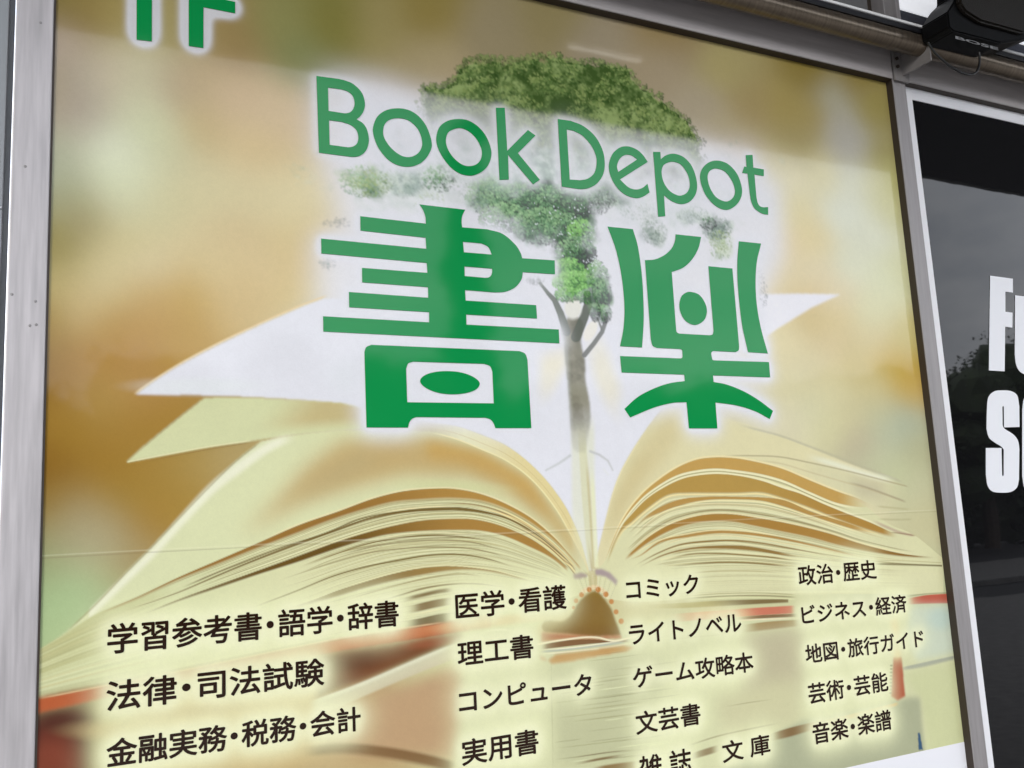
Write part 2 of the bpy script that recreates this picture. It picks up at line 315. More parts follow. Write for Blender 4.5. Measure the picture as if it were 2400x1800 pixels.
# ================================================================ awning bar on its bracket
M_bar = mat('brown_tube', (.17, .135, .10), .3, .75, noise=(5, .2, 3), scale=(26, 1.2, 1.2), bump=(6, .05, .002))
M_steel = mat('bracket_steel', (.24, .225, .22), .45, .2, noise=(14, .15, 3))
bar = thing('awning_bar', 'long brown metal tube running in front of the header beam above the sign', 'awning bar', (0, -.1, 2.8645))
BR = .0300
bm = bmesh.new(); n_ = 900
tube(bm, [(-3.4 + 12.3 * i / n_, 0, 0) for i in range(n_ + 1)], [BR + .0003 * math.sin(i * 1.9) + .0002 * math.sin(i * .7) for i in range(n_ + 1)], 28)
obj('tube', bm, M_bar, bar, True)
obj('dark_reflection_strip', boxes([(-3.4, 8.9, -.024, .012, .0235, .0405)], .002), mat('reflection_black', (.012, .012, .015), .35), bar)  # black strip added for the dark canopy reflection on the tube
obj('highlight_strip', boxes([(-3.4, 8.9, -.027, .012, .0407, .0485)], .002), mat('highlight_white', (.88, .88, .88), .3, .0), bar)  # white strip added for the highlight along the top of the tube
bm = bmesh.new()
def mk_br(bm):
    pl = [(0, -.012), (.058, -.012), (.062, .02), (.052, .058), (.0, .074)]
    prism(bm, [(x, z) for x, z in pl], 0, .006)
    return bm
bx_, bz_ = onplane(2100, 183, -.03)
brk = mk_br(bm)
o = obj('bracket', brk, M_steel, bar); o.location = (2.2045, .066, float(bz_) - 2.8645 + .004)
bm = bmesh.new()
prism(bm, [(0, .02), (.006, .02), (.006, .085), (0, .085)], -.1, .0)
o2 = obj('bracket_arm', bm, M_steel, bar); o2.location = (2.2365, .068, float(bz_) - 2.8645 - .01)
bm = bmesh.new()
for bx0, bz0 in ((.040, .022), (.043, .05), (.012, .03), (.012, .055)):
    r = bmesh.ops.create_cone(bm, cap_ends=True, segments=6, radius1=.0055, radius2=.005, depth=.005)
    for v in r['verts']: v.co = Vector((v.co.x + bx0, v.co.z - .003, v.co.y + bz0))
o3 = obj('bolt', bm, M_dark, o); 
# ================================================================ loudspeaker over the bar
M_spk = mat('speaker_plastic', (.0035, .0035, .004), .5, spec=.15, bump=(140, .15, .001))
M_grl = mat('speaker_grille', (.012, .009, .006), .45, .3, bump=(300, .5, .002))
SY = -.22
def sp(qx, qy, y=SY):
    x, z = onplane(1900 + qx / 4.424, qy / 4.424, y); return float(x), float(z)
spk = thing('loudspeaker', 'black outdoor loudspeaker hanging over the brown tube at the upper right', 'loudspeaker', (2.45, SY, 2.85))
def s_(o): o.parent = spk; o.matrix_parent_inverse = Matrix.Translation((-2.45, -SY, -2.85)); return o
sil = [sp(*q, SY + .09) for q in ((1290,-420),(1300,75),(1225,150),(1140,290),(1155,440),(1205,485),(1690,600),(1900,560),(2215,430),(2330,330),(2330,-420))]
bm = prism(bmesh.new(), sil, SY, SY + .09); bmesh.ops.bevel(bm, geom=bm.edges[:], offset=.004, segments=2, affect='EDGES')
s_(obj('cabinet', bm, M_spk))
gr = [sp(*q) for q in ((1480,-420),(1500,60),(1560,150),(1720,250),(2160,370),(2290,290),(2290,-420))]
bm = prism(bmesh.new(), gr, SY - .016, SY + .004); bmesh.ops.bevel(bm, geom=bm.edges[:], offset=.006, segments=2, affect='EDGES')
s_(obj('grille', bm, M_grl))
lo_, hi_ = sp(1480, 395, SY - .001), sp(1950, 490, SY - .001)
zc = (sp(1480, 395, SY - .002)[1] + sp(1950, 492, SY - .002)[1]) / 2
s_(text_mesh('badge_lettering', 'BOSE', lo_[0] + .008, hi_[0] - .004, zc - .0045, zc + .0045, SY - .0015, mat('badge_silver', (.22, .22, .225), .4, .2), None, offset=.03))
s_(obj('mount_arm', boxes([(2.44, 2.50, SY + .088, -.028, 2.925, 2.955)], .003), M_steel))
c0 = sp(1240, 480, SY + .02); c1 = sp(1750, 600, SY + .02)
pts = []
for q in ((1215,440),(1245,490),(1300,560),(1400,650),(1500,720),(1600,765),(1680,770),(1725,735),(1748,670),(1752,590),(1745,540)):
    x, z = sp(*q, SY + .02); pts.append((x, SY + .02, z))
def dense(pts, n=6):
    P = [np.array(p) for p in pts]; r = []
    for i in range(len(P) - 1):
        a, b, c, d = P[max(i - 1, 0)], P[i], P[i + 1], P[min(i + 2, len(P) - 1)]
        for k in range(n):
            t = k / n; r.append(.5 * ((2 * b) + (c - a) * t + (2 * a - 5 * b + 4 * c - d) * t * t + (3 * b - a - 3 * c + d) * t ** 3))
    return [tuple(p) for p in r] + [tuple(P[-1])]
s_(obj('cable', tube(bmesh.new(), dense(pts), .0032, 8), mat('black_cable', (.008, .008, .008), .4), None, True))
# ================================================================ the big printed sign
PX0, PX1, PZ0, PZ1, PZB = 0.0, 2.2035, 0.927, 2.793, 0.62     # printed face; a plain white strip continues below PZ0
WALB = .84                                                   # printed white
def E_of(z):   # how bright printed white comes out at height z (daylight under the canopy), used to turn seen colours into ink colours
    return np.interp(z, EZ, EV)
EZ, EV = (.93, 1.23, 1.5, 1.7, 1.85, 2.0, 2.2, 2.4, 2.54, 2.62, 2.79), (.875, .85, .815, .805, .785, .74, .70, .645, .61, .575, .52)
RS = np.array([.064, .067, .072])                            # gloss of the open sky on the face, taken off before inking
RC = np.array([.012, .012, .012])
def ink(rgb, px, py, zone='T'):
    _, z = onplane(px, py)
    r = RS if zone == 'S' else RC
    a = (lin(rgb) - r) / E_of(z) * WALB
    return np.clip(a * (.985, .965, .93), .004, .88)
NX, NZ = 1420, 1204
gx = np.linspace(PX0, PX1, NX); gz = np.linspace(PZ1, PZ0, NZ)
GX, GZ = np.meshgrid(gx, gz)
TX, TY = trace(GX, GZ)                                       # traced coordinates of every ink dot
rng = np.random.default_rng(7); random.seed(7)
def smooth(t): t = np.clip(t, 0, 1); return t * t * (3 - 2 * t)
def blur(a, s):
    s = s * NX / 1150                                        # radii are given for an 1150 dot wide sheet
    if s < .3: return a
    k = int(3 * s + 1); w = np.exp(-.5 * (np.arange(-k, k + 1) / s) ** 2); w /= w.sum()
    for ax in (0, 1):
        p = np.pad(a, [(k, k) if i == ax else (0, 0) for i in range(2)], mode='edge'); r = np.zeros_like(a)
        n = a.shape[ax]
        for i, wi in enumerate(w): r += wi * (p[i:i + n] if ax == 0 else p[:, i:i + n])
        a = r
    return a
def vnoise(step, oct=4, seed=0):
    step = step * NX / 1150; g = np.random.default_rng(seed); o = np.zeros((NZ, NX)); amp = 1; tot = 0
    for k in range(oct):
        st = max(2, step / 2 ** k); h, w = int(NZ / st) + 3, int(NX / st) + 3; r = g.random((h, w))
        yi = np.arange(NZ) / st; xi = np.arange(NX) / st
        y0 = yi.astype(int); x0 = xi.astype(int); fy = smooth(yi - y0)[:, None]; fx = smooth(xi - x0)[None]
        a = r[y0][:, x0]; b = r[y0][:, x0 + 1]; c = r[y0 + 1][:, x0]; d = r[y0 + 1][:, x0 + 1]
        o += amp * ((a * (1 - fx) + b * fx) * (1 - fy) + (c * (1 - fx) + d * fx) * fy); tot += amp; amp *= .55
    return o / tot
IMG = np.zeros((NZ, NX, 3))
def over(mask, col, sl=None):
    global IMG
    v = IMG if sl is None else IMG[sl]
    v += mask[..., None] * (np.asarray(col) - v)
def polymask(pts, soft=.7, n=6):
    P = spline(pts, n) if any(len(p) > 2 for p in pts) else np.array(pts, float)
    y0, y1, x0, x1 = P[:, 1].min() - 5, P[:, 1].max() + 5, P[:, 0].min() - 5, P[:, 0].max() + 5
    ins = np.zeros((NZ, NX), bool)
    box = (TX > x0) & (TX < x1) & (TY > y0) & (TY < y1)
    ii = np.nonzero(box); x = TX[ii]; y = TY[ii]; c = np.zeros(len(x), bool)
    for (ax, ay), (bx, by) in zip(P, np.roll(P, -1, 0)):
        if ay == by: continue
        c ^= ((ay > y) != (by > y)) & (x < (bx - ax) * (y - ay) / (by - ay) + ax)
    ins[ii] = c
    return blur(ins.astype(float), soft)
class Curve:
    """smooth y(x) through traced points"""
    def __init__(s, pts):
        p = np.array(sorted(pts), float); s.x, y = p[:, 0], p[:, 1]; s.x0, s.x1 = s.x[0], s.x[-1]
        m = np.gradient(y, s.x) if len(y) > 2 else np.full(2, (y[1] - y[0]) / (s.x[1] - s.x[0]))
        xs = np.linspace(s.x0, s.x1, 500); i = np.clip(np.searchsorted(s.x, xs) - 1, 0, len(s.x) - 2)
        h = s.x[i + 1] - s.x[i]; t = (xs - s.x[i]) / h
        s.xs = xs; s.ys = ((2*t**3 - 3*t**2 + 1) * y[i] + (t**3 - 2*t**2 + t) * h * m[i] + (-2*t**3 + 3*t**2) * y[i + 1] + (t**3 - t**2) * h * m[i + 1])
        s.ms = np.gradient(s.ys, xs)
    def __call__(s, x): return np.interp(x, s.xs, s.ys)
    def slope(s, x): return np.interp(x, s.xs, s.ms)
def mixc(a, b, t):
    x0, x1 = max(a.x0, b.x0), min(a.x1, b.x1); xs = np.linspace(x0, x1, 60)
    return Curve(list(zip(xs, a(xs) * (1 - t) + b(xs) * t)))
def window(x0, x1, ya, yb):
    m = (TX > x0) & (TX < x1) & (TY > ya) & (TY < yb)
    r = np.nonzero(m.any(1))[0]; c = np.nonzero(m.any(0))[0]
    if not len(r) or not len(c): return None
    return np.s_[r[0]:r[-1] + 1, c[0]:c[-1] + 1]
def line(cv, w, col, alpha=1, soft=1.2, taper=(60, 60)):
    soft = max(soft, 1.2)
    """pen line: w = half width (number or (x, w) list) in traced px"""
    if not isinstance(cv, Curve): cv = Curve(cv)
    sl = window(cv.x0, cv.x1, cv.ys.min() - 25, cv.ys.max() + 25)
    if sl is None: return
    x, y = TX[sl], TY[sl]; d = np.abs(y - cv(x)) / np.sqrt(1 + cv.slope(x) ** 2)
    ww = w if np.isscalar(w) else np.interp(x, *zip(*w))
    f = smooth((x - cv.x0) / max(1, taper[0])) * smooth((cv.x1 - x) / max(1, taper[1]))
    ok = (x >= cv.x0) & (x <= cv.x1)
    over(alpha * f * ok * smooth((ww + soft - d) / (2 * soft) ), col, sl)
def band(up, lo, col, su=2., sl_=5., alpha=1, taper=(30, 30), col2=None, split=None):
    """area between two traced curves, soft upper and lower rims; col -> col2 along x"""
    if not isinstance(up, Curve): up = Curve(up)
    if not isinstance(lo, Curve): lo = Curve(lo)
    x0, x1 = max(up.x0, lo.x0), min(up.x1, lo.x1)
    s = window(x0, x1, min(up.ys.min(), lo.ys.min()) - 25, max(up.ys.max(), lo.ys.max()) + 25)
    if s is None: return
    x, y = TX[s], TY[s]
    mu = smooth((y - up(x)) / np.sqrt(1 + up.slope(x) ** 2) / su + .5)
    ml = smooth((lo(x) - y) / np.sqrt(1 + lo.slope(x) ** 2) / sl_ + .5)
    f = smooth((x - x0) / max(1, taper[0])) * smooth((x1 - x) / max(1, taper[1])) * ((x >= x0) & (x <= x1))
    c = np.asarray(col)
    if col2 is not None:
        t = smooth((x - split[0]) / (split[1] - split[0]))[..., None]; c = c * (1 - t) + np.asarray(col2) * t
    over(alpha * f * mu * ml, c, s)
def blob(cx, cy, rx, ry, col, alpha=1, soft=1., rot=0):
    s = window(cx - 2.2 * max(rx, ry), cx + 2.2 * max(rx, ry), cy - 2.2 * max(rx, ry), cy + 2.2 * max(rx, ry))
    if s is None: return
    dx, dy = TX[s] - cx, TY[s] - cy; ca, sa = math.cos(rot), math.sin(rot)
    d = np.hypot((dx * ca + dy * sa) / rx, (-dx * sa + dy * ca) / ry)
    over(alpha * smooth((1 + soft / 2 - d) / soft), col, s)

sign = thing('shop_sign', 'large glossy bookshop sign panel with green logo lettering over an open book and tree', 'sign', (PX0, 0, PZB))
M_green = mat('green_vinyl', tuple(ink((2,146,80), 1500, 980)), .06, spec=.32)
M_text = mat('dark_brown_vinyl', tuple(ink((52,40,18), 1200, 1600)), .08, spec=.32)
def under(o): o.parent = sign; o.matrix_parent_inverse = Matrix.Translation((-PX0, 0, -PZB)); return o
marks = []
for cs in TOPMARK + LATIN + KANJI:
    marks.append(under(curve_mesh('logo_letter', flat(cs), M_green, None, -.0012)))
rows = []
for body, a, b in ROWS:
    x0, z0 = onplane(*a); x1, z1 = onplane(*b)
    rows.append(under(text_mesh('lettering', body, float(x0), float(x1), float(z0), float(z1), -.0010, M_text, None, bold=.0010)))
def coverage(objs, sub=3.):
    acc = np.zeros((NZ, NX)); g = np.random.default_rng(3); cell = (PX1 - PX0) / NX
    for o in objs:
        me = o.data; v = np.empty(len(me.vertices) * 3); me.vertices.foreach_get('co', v); v = v.reshape(-1, 3)
        me.calc_loop_triangles(); t = np.empty(len(me.loop_triangles) * 3, int); me.loop_triangles.foreach_get('vertices', t); t = t.reshape(-1, 3)
        A, B, D = v[t[:, 0]], v[t[:, 1]], v[t[:, 2]]
        area = np.linalg.norm(np.cross(B - A, D - A), axis=1) / 2
        n = np.maximum(1, (area / cell ** 2 * sub)).astype(int); idx = np.repeat(np.arange(len(t)), n)
        r1 = np.sqrt(g.random(len(idx)))[:, None]; r2 = g.random(len(idx))[:, None]
        p = A[idx] * (1 - r1) + B[idx] * r1 * (1 - r2) + D[idx] * r1 * r2
        i = ((p[:, 0] - PX0) / cell).astype(int); j = ((PZ1 - p[:, 2]) / (PZ1 - PZ0) * NZ).astype(int)
        ok = (i >= 0) & (i < NX) & (j >= 0) & (j < NZ); np.add.at(acc, (j[ok], i[ok]), 1 / sub)
    return np.clip(acc, 0, 1.2)
# ---- 1. out of focus background: colours sampled over the print
BG = [(140,20,125,112,68,'C'),(200,40,134,117,72,'C'),(280,40,150,136,88,'C'),(410,70,152,142,98,'C'),(530,70,142,124,84,'C'),(560,110,138,120,82,'C'),
(650,60,127,126,82,'C'),(700,130,122,126,86,'C'),(780,60,117,113,64,'C'),(900,60,137,127,86,'C'),(1000,40,127,114,68,'C'),(1000,140,152,140,108,'C'),
(1050,200,160,146,118,'C'),(1150,90,134,124,98,'C'),(1300,40,127,117,84,'C'),(1400,110,138,128,108,'C'),(1550,150,146,134,112,'C'),(1650,250,156,146,126,'C'),
(1560,90,130,114,80,'C'),(1700,170,150,140,98,'C'),(1750,250,146,131,92,'C'),(1850,250,146,132,84,'C'),(1880,330,150,139,98,'C'),(1700,300,164,154,126,'C'),
(1955,230,152,150,134,'C'),(1975,300,158,156,148,'C'),(1995,350,162,160,156,'C'),(2045,260,140,130,78,'C'),(2062,370,142,133,84,'C'),(2000,190,124,110,62,'C'),(1900,170,120,106,58,'C'),(1900,270,146,132,84,'C'),
(140,90,170,156,142,'S'),(140,200,162,150,128,'S'),(180,200,168,160,146,'S'),(200,250,170,160,146,'S'),(260,180,190,180,156,'S'),(330,170,190,186,156,'S'),
(320,250,196,196,166,'S'),(420,200,172,158,134,'S'),(450,200,184,166,132,'S'),(460,300,190,172,132,'S'),(560,220,196,176,146,'S'),(650,260,200,182,152,'S'),
(600,350,205,186,146,'S'),(270,350,211,216,192,'S'),(280,420,213,219,188,'S'),(350,300,201,206,172,'S'),(400,330,196,196,162,'S'),(140,400,172,176,152,'S'),
(160,480,162,162,128,'S'),(200,520,166,156,118,'S'),(300,480,206,206,172,'S'),(400,500,206,201,162,'S'),(500,450,208,200,162,'S'),(600,450,210,200,162,'S'),
(700,480,215,205,167,'S'),(450,560,210,196,156,'S'),(300,560,206,196,152,'S'),(550,560,209,192,152,'S'),(700,560,212,196,152,'S'),(130,560,152,142,90,'S'),
(120,600,148,138,88,'S'),(130,650,186,172,122,'S'),(250,650,208,196,152,'S'),(350,620,212,200,162,'S'),(500,630,212,196,152,'S'),(650,620,212,194,152,'S'),
(720,620,209,187,132,'S'),(750,660,214,200,152,'S'),(200,720,206,187,142,'S'),(350,700,197,168,114,'S'),(450,690,196,167,108,'S'),(550,680,208,187,142,'S'),
(250,770,182,149,90,'S'),(350,770,187,153,100,'S'),(420,790,192,161,104,'S'),(120,760,166,142,88,'S'),(110,830,142,112,58,'T'),(200,840,170,132,72,'T'),
(300,850,178,140,86,'T'),(350,900,177,141,86,'T'),(130,900,150,115,56,'T'),(250,930,176,146,88,'T'),(180,1000,160,126,60,'T'),(300,1000,165,130,66,'T'),
(400,1000,166,131,66,'T'),(120,1100,140,105,50,'T'),(250,1100,160,125,60,'T'),(380,1130,165,134,70,'T'),(450,1080,174,149,90,'T'),(550,1070,180,160,110,'T'),
(350,1220,166,131,66,'T'),(420,1180,169,139,74,'T'),(280,1180,160,130,62,'T'),(110,1185,148,122,66,'T'),(170,1235,168,156,122,'T'),(250,1230,174,163,130,'T'),
(110,1290,150,152,112,'T'),(180,1290,178,174,140,'T'),(250,1290,178,172,138,'T'),(320,1290,168,148,104,'T'),(190,1385,178,206,156,'T'),(120,1420,170,194,146,'T'),
(230,1400,175,190,146,'T'),(150,1470,180,200,150,'T'),(280,1340,174,164,120,'T'),(110,1360,160,175,130,'T'),(200,1440,182,202,155,'T'),
(1800,620,220,206,168,'S'),(1850,640,222,210,172,'S'),(1900,640,220,211,182,'S'),(2000,620,216,219,197,'S'),(2080,650,216,220,192,'S'),(2110,640,206,206,162,'S'),
(1900,690,216,197,153,'S'),(1960,690,222,212,182,'S'),(1900,760,207,190,144,'S'),(1950,740,216,201,154,'S'),(2050,720,216,216,182,'S'),(1850,800,224,215,177,'S'),
(1950,800,216,201,162,'S'),(2050,800,216,206,167,'S'),(2130,790,206,196,142,'S'),(1900,850,216,208,172,'S'),(2000,850,211,199,152,'S'),(2080,850,206,182,114,'S'),
(2120,870,196,167,94,'S'),(2140,910,198,168,98,'T'),(1870,900,216,210,170,'T'),(1950,920,216,210,170,'T'),(2050,900,206,196,150,'T'),(2000,970,206,200,160,'T'),
(2060,980,196,195,160,'T'),(2120,990,176,186,166,'T'),(2080,1010,186,195,170,'T'),(2020,1040,190,180,155,'T'),(2050,1080,200,205,170,'T'),(1950,1000,215,212,170,'T'),
(1900,960,216,215,180,'T'),(2150,1050,186,186,150,'T'),(2150,1150,200,200,165,'T'),(2100,1120,200,205,165,'T'),(2030,1140,186,180,150,'T'),(2170,1200,204,200,160,'T'),
(1850,980,220,215,185,'T'),(1850,420,215,210,182,'S'),(1930,410,210,205,170,'S'),(2000,420,208,211,196,'S'),(2050,420,206,205,172,'S'),(1980,500,212,216,202,'S'),
(2050,550,212,215,197,'S'),(1850,500,216,208,167,'S'),(1900,560,218,206,163,'S'),(1850,570,222,206,168,'S'),(2100,500,197,196,152,'S'),(2085,420,182,180,124,'S'),
(1700,380,214,210,210,'S'),(900,300,205,200,200,'S'),(1300,600,225,225,225,'S'),(800,800,225,225,215,'S'),(1000,1200,200,190,140,'T'),(1500,1200,205,195,150,'T'),
(300,1600,205,205,150,'T'),(700,1700,185,155,110,'T'),(1200,1600,215,220,170,'T'),(1800,1500,205,205,160,'T'),(2150,1500,200,206,178,'T'),(2200,1420,200,205,165,'T')]
st = 8
cx_, cy_ = TX[::st, ::st], TY[::st, ::st]; num = np.zeros(cx_.shape + (3,)); den = np.zeros(cx_.shape)
for (x, y, r, g, b, zn) in BG:
    w = 1 / (((cx_ - x) ** 2 + (cy_ - y) ** 2) / 58. ** 2 + .8) ** 3
    num += w[..., None] * ink((r, g, b), x, y, zn); den += w
low = num / den[..., None]
yi = np.clip(np.arange(NZ) / st, 0, low.shape[0] - 1.001); xi = np.clip(np.arange(NX) / st, 0, low.shape[1] - 1.001)
y0_, x0_ = yi.astype(int), xi.astype(int); fy = (yi - y0_)[:, None, None]; fx = (xi - x0_)[None, :, None]
for k in range(3):
    a = low[..., k]
    IMG[..., k] = (a[y0_][:, x0_] * (1 - fx[..., 0]) + a[y0_][:, x0_ + 1] * fx[..., 0]) * (1 - fy[..., 0]) + (a[y0_ + 1][:, x0_] * (1 - fx[..., 0]) + a[y0_ + 1][:, x0_ + 1] * fx[..., 0]) * fy[..., 0]
    IMG[..., k] = blur(IMG[..., k], 12)
WHITE = np.array([.80, .80, .84])
def T(r, g, b): return np.clip(lin((r, g, b)) / .79 * WALB * (1.0, .985, 1.02), .003, .88)      # ink for the lower half, seen without gloss
CREAM = T(213, 215, 166); CREAM2 = T(224, 228, 184); TAN = T(190, 156, 88); BROWN = T(158, 122, 62); DARK = T(104, 84, 40)
# wash of cloud under the logo
def cloud(pts, soft, a, col=WHITE): over(a * polymask(pts, soft), col)
cloud([(770,170),(1000,220),(1300,280),(1640,330),(1830,430),(1840,600),(1780,720),(1500,900),(1380,1000),(1250,980),(860,940),(760,800),(730,600),(800,520),(760,400)], 16, .93)
# ---- 2. white pages lifted off the book
over(polymask([(1740,690),(1870,688),(1970,690),(1900,722),(1820,772),(1740,830)], 1.6), T(232,232,238))
wp = [(317,925,1),(400,868),(500,814),(600,766),(700,722),(760,700,1),(1000,700,1),(1380,760,1),(1560,760,1),(1580,930,1),(1545,965),(1475,1068),(1437,1154),(1408,1269,1),(1392,1335,1),(1380,1335,1),(1358,1259),(1333,1202),(1301,1152),(1254,1098),(1190,1047),(1127,1019),(1073,1000,1),(870,965,1),(800,944),(600,931),(450,925,1)]
line([(310,926),(400,866),(500,811),(600,763),(700,719),(770,692)], 3, T(226,205,150), .8, 2.5, (20, 20))
over(polymask(wp, 1.1), WHITE)
blob(470, 905, 130, 18, T(226,232,226), .5, 1.4); blob(830, 880, 60, 40, T(222,228,226), .4, 1.4)
# cream haze inside the fold
blob(1290, 870, 26, 60, T(232,226,190), .55, 1.4, .35); blob(1420, 880, 26, 80, T(232,226,190), .6, 1.4, -.3); blob(1300, 840, 40, 30, T(234,228,196), .4, 1.5)
# ---- 3. second page on the left
p2 = [(296,1083,1),(330,1052),(400,995),(480,932,1),(600,933),(800,945,1),(880,966,1),(880,1003,1),(800,1008),(700,1018),(600,1032),(500,1046),(400,1064,1)]
m2 = polymask(p2, 1.0)
over(m2, T(210,214,164))
t = smooth((TX - 560 - (1020 - TY) * .9) / 150) * smooth((TY - 905) / 30) * smooth((1025 - TY - (TX - 600) * .06) / 40)
over(m2 * t * .8, T(192,172,118))
line([(296,1083),(400,1063),(500,1045),(600,1031)], 1.6, T(226,226,176), .9, 1.5, (5, 30))
line([(330,1084),(420,1066),(520,1048),(612,1034)], 1.1, T(120,100,60), .55, 1.5)
line([(300,1080),(400,994),(486,925)], 1.4, T(172,165,120), .6, 2)
# ---- 4. third, broad page on the left
p3 = [(96,1522,1),(147,1487),(195,1446),(227,1414),(290,1348),(353,1284),(416,1218),(480,1151),(559,1075),(612,1034,1),(700,1018),(800,1008,1),(1000,1012),(1057,1025),(1127,1052),(1190,1082),(1238,1117),(1279,1161),(1311,1206),(1339,1256),(1365,1307),(1380,1345,1),(1350,1322),(1301,1266),(1190,1188),(1064,1150),(937,1157),(874,1172),(795,1202),(700,1235),(511,1317),(322,1403),(170,1475,1)]
m3 = polymask(p3, .9)
over(m3, T(214,218,170))
def shade(poly, soft, col, a): over(m3 * a * polymask(poly, soft), col)
shade([(800,1030),(1000,1020),(1130,1056),(1240,1120),(1340,1260),(1376,1338),(1300,1245),(1200,1165),(1100,1120),(950,1115),(840,1140),(700,1180),(560,1260),(640,1180),(720,1090)], 9, T(192,166,110), .95)
shade([(1000,1030),(1130,1060),(1240,1122),(1345,1270),(1378,1342),(1290,1215),(1180,1125),(1080,1085),(1000,1075)], 6, T(195,160,90), .95)
shade([(720,1130),(830,1060),(900,1080),(760,1150),(640,1205)], 8, T(184,168,120), .7)
blob(1060, 1140, 110, 14, T(206,208,152), .6, 1.3, .05)
line([(204,1446),(290,1362),(369,1284),(430,1216),(500,1143),(559,1096),(654,1036),(700,1022)], [(204, 7), (400, 8), (560, 12), (700, 9)], T(236,236,206), .9, 9, (10, 50))
line([(147,1489),(227,1414),(290,1348),(353,1285),(416,1219),(480,1152),(559,1076),(612,1035)], 1.6, T(140,128,86), .55, 2.5, (40, 20))
# pale top page of the left block, curling over to the spine
out_arc = Curve([(1000,988),(1073,1000),(1127,1019),(1190,1047),(1254,1098),(1301,1152),(1333,1202),(1358,1259),(1380,1334)])
in_arc = Curve([(960,1004),(1001,1013),(1057,1026),(1127,1053),(1190,1083),(1238,1118),(1279,1162),(1311,1207),(1339,1257),(1365,1308),(1381,1346)])
band(out_arc, in_arc, T(228,226,186), 2, 2.5, 1, (90, 1), T(222,208,150), (1080, 1250))
line([(1001,1012),(1057,1025),(1127,1052),(1190,1081),(1238,1116),(1279,1160),(1311,1205),(1339,1255),(1365,1306)], 1.6, T(238,226,170), .9, 1.3)
line(mixc(out_arc, in_arc, .55), .7, T(200,180,120), .6, 1.2)
# ---- 5. left block of pages
A_up = Curve([(224,1440),(322,1399),(416,1354),(511,1313),(606,1272),(700,1231),(795,1198),(874,1169),(937,1153),(1001,1146),(1064,1146),(1127,1158),(1190,1183),(1254,1221),(1301,1262),(1349,1316),(1380,1352)])
A_lo = Curve([(224,1442),(322,1403),(416,1360),(511,1322),(606,1284),(700,1248),(779,1218),(858,1193),(921,1177),(985,1171),(1064,1168),(1127,1174),(1206,1203),(1270,1244),(1317,1285),(1365,1340)])
B_up = Curve([(330,1441),(416,1406),(511,1371),(606,1337),(701,1303),(779,1274),(858,1249),(921,1233),(985,1221),(1048,1217),(1111,1218),(1159,1228),(1206,1245),(1254,1269),(1301,1304),(1340,1339)])
B_lo = Curve([(330,1443),(416,1410),(511,1378),(606,1346),(701,1316),(779,1289),(842,1269),(890,1256),(953,1247),(1016,1243),(1064,1242),(1127,1244),(1175,1254),(1238,1280),(1301,1314),(1334,1342)])
D_up = Curve([(640,1435),(732,1407),(795,1383),(858,1363),(921,1345),(985,1332),(1048,1327),(1111,1331),(1159,1338),(1206,1350),(1253,1363)])
D_lo = Curve([(640,1437),(732,1414),(795,1396),(858,1377),(921,1361),(985,1348),(1048,1338),(1111,1336),(1175,1345),(1253,1366)])
bot = Curve([(78,1640),(235,1607),(400,1575),(542,1547),(800,1496),(1053,1455),(1150,1436),(1250,1420),(1340,1400),(1400,1380)])
left_edge = [(78,1530),(147,1489),(224,1440)]
top_all = Curve(left_edge[:-1] + [(x, float(A_up(x))) for x in (224,322,416,511,606,700,795,874,937,1001,1064,1127,1190,1254,1301,1349,1380)])
band(top_all, bot, T(208,212,162), 2, 3, 1, (1, 1), T(214,214,166), (300, 800))
band(top_all, Curve([(78,1590),(150,1560),(235,1530),(330,1490),(420,1450)]), T(182,182,126), 10, 30, .75, (1, 120))
for i in range(26):                                           # leaf edges, blurred toward the fore edge
    t = i / 26 + rng.uniform(-.012, .012); cv = mixc(Curve([(78,1532),(180,1480),(330,1415),(470,1352)]), Curve([(78,1638),(235,1606),(400,1574),(470,1560)]), t)
    line(cv, rng.uniform(.6, 2.4), T(*rng.choice([(150,148,96),(225,228,178),(172,170,112),(196,186,130)])), rng.uniform(.2, .5), 3, (1, 200))
def leaves(a, b, n, al=(.25, .6), w=(.4, 1.1), tp=(150, 120), seed=1, cols=((150,138,88),(176,166,112),(226,226,178),(128,112,62),(196,190,140)), e=(.25, .2)):
    g = np.random.default_rng(seed)
    for i in range(n):
        c = mixc(a, b, (i + g.uniform(.1, .9)) / n); L0 = c.x0 + g.uniform(0, e[0]) * (c.x1 - c.x0); L1 = c.x1 - g.uniform(0, e[1]) * (c.x1 - c.x0)
        xs = np.linspace(L0, L1, 40); line(Curve(list(zip(xs, c(xs)))), g.uniform(*w), T(*cols[g.integers(len(cols))]), g.uniform(*al), .9, tp)
leaves(A_lo, B_up, 16, seed=2, al=(.35, .75), tp=(90, 40)); leaves(B_lo, D_up, 34, seed=3, al=(.35, .8), tp=(110, 70)); leaves(D_lo, bot, 18, seed=4, al=(.25, .5)); leaves(A_lo, D_up, 22, seed=5, al=(.2, .45), tp=(200, 20))
E_lo = Curve([(700,1426),(795,1397),(858,1378),(937,1360),(1048,1344),(1127,1345),(1206,1356),(1270,1366),(1330,1372),(1352,1374)])
leaves(B_lo, E_lo, 26, seed=6, al=(.25, .6), tp=(260, 14), e=(.3, .03)); leaves(A_lo, B_up, 14, seed=7, al=(.3, .7), tp=(220, 12), e=(.3, .02))
band(A_up, A_lo, T(150,112,54), 2, 9, 1, (60, 12), T(176,138,70), (800, 1150))
line([(x, float(A_up(x)) - 2.5) for x in (606,700,795,874,937,1001,1064,1127,1190,1254,1301,1349)], 1.3, T(232,220,168), .8, 1.2)
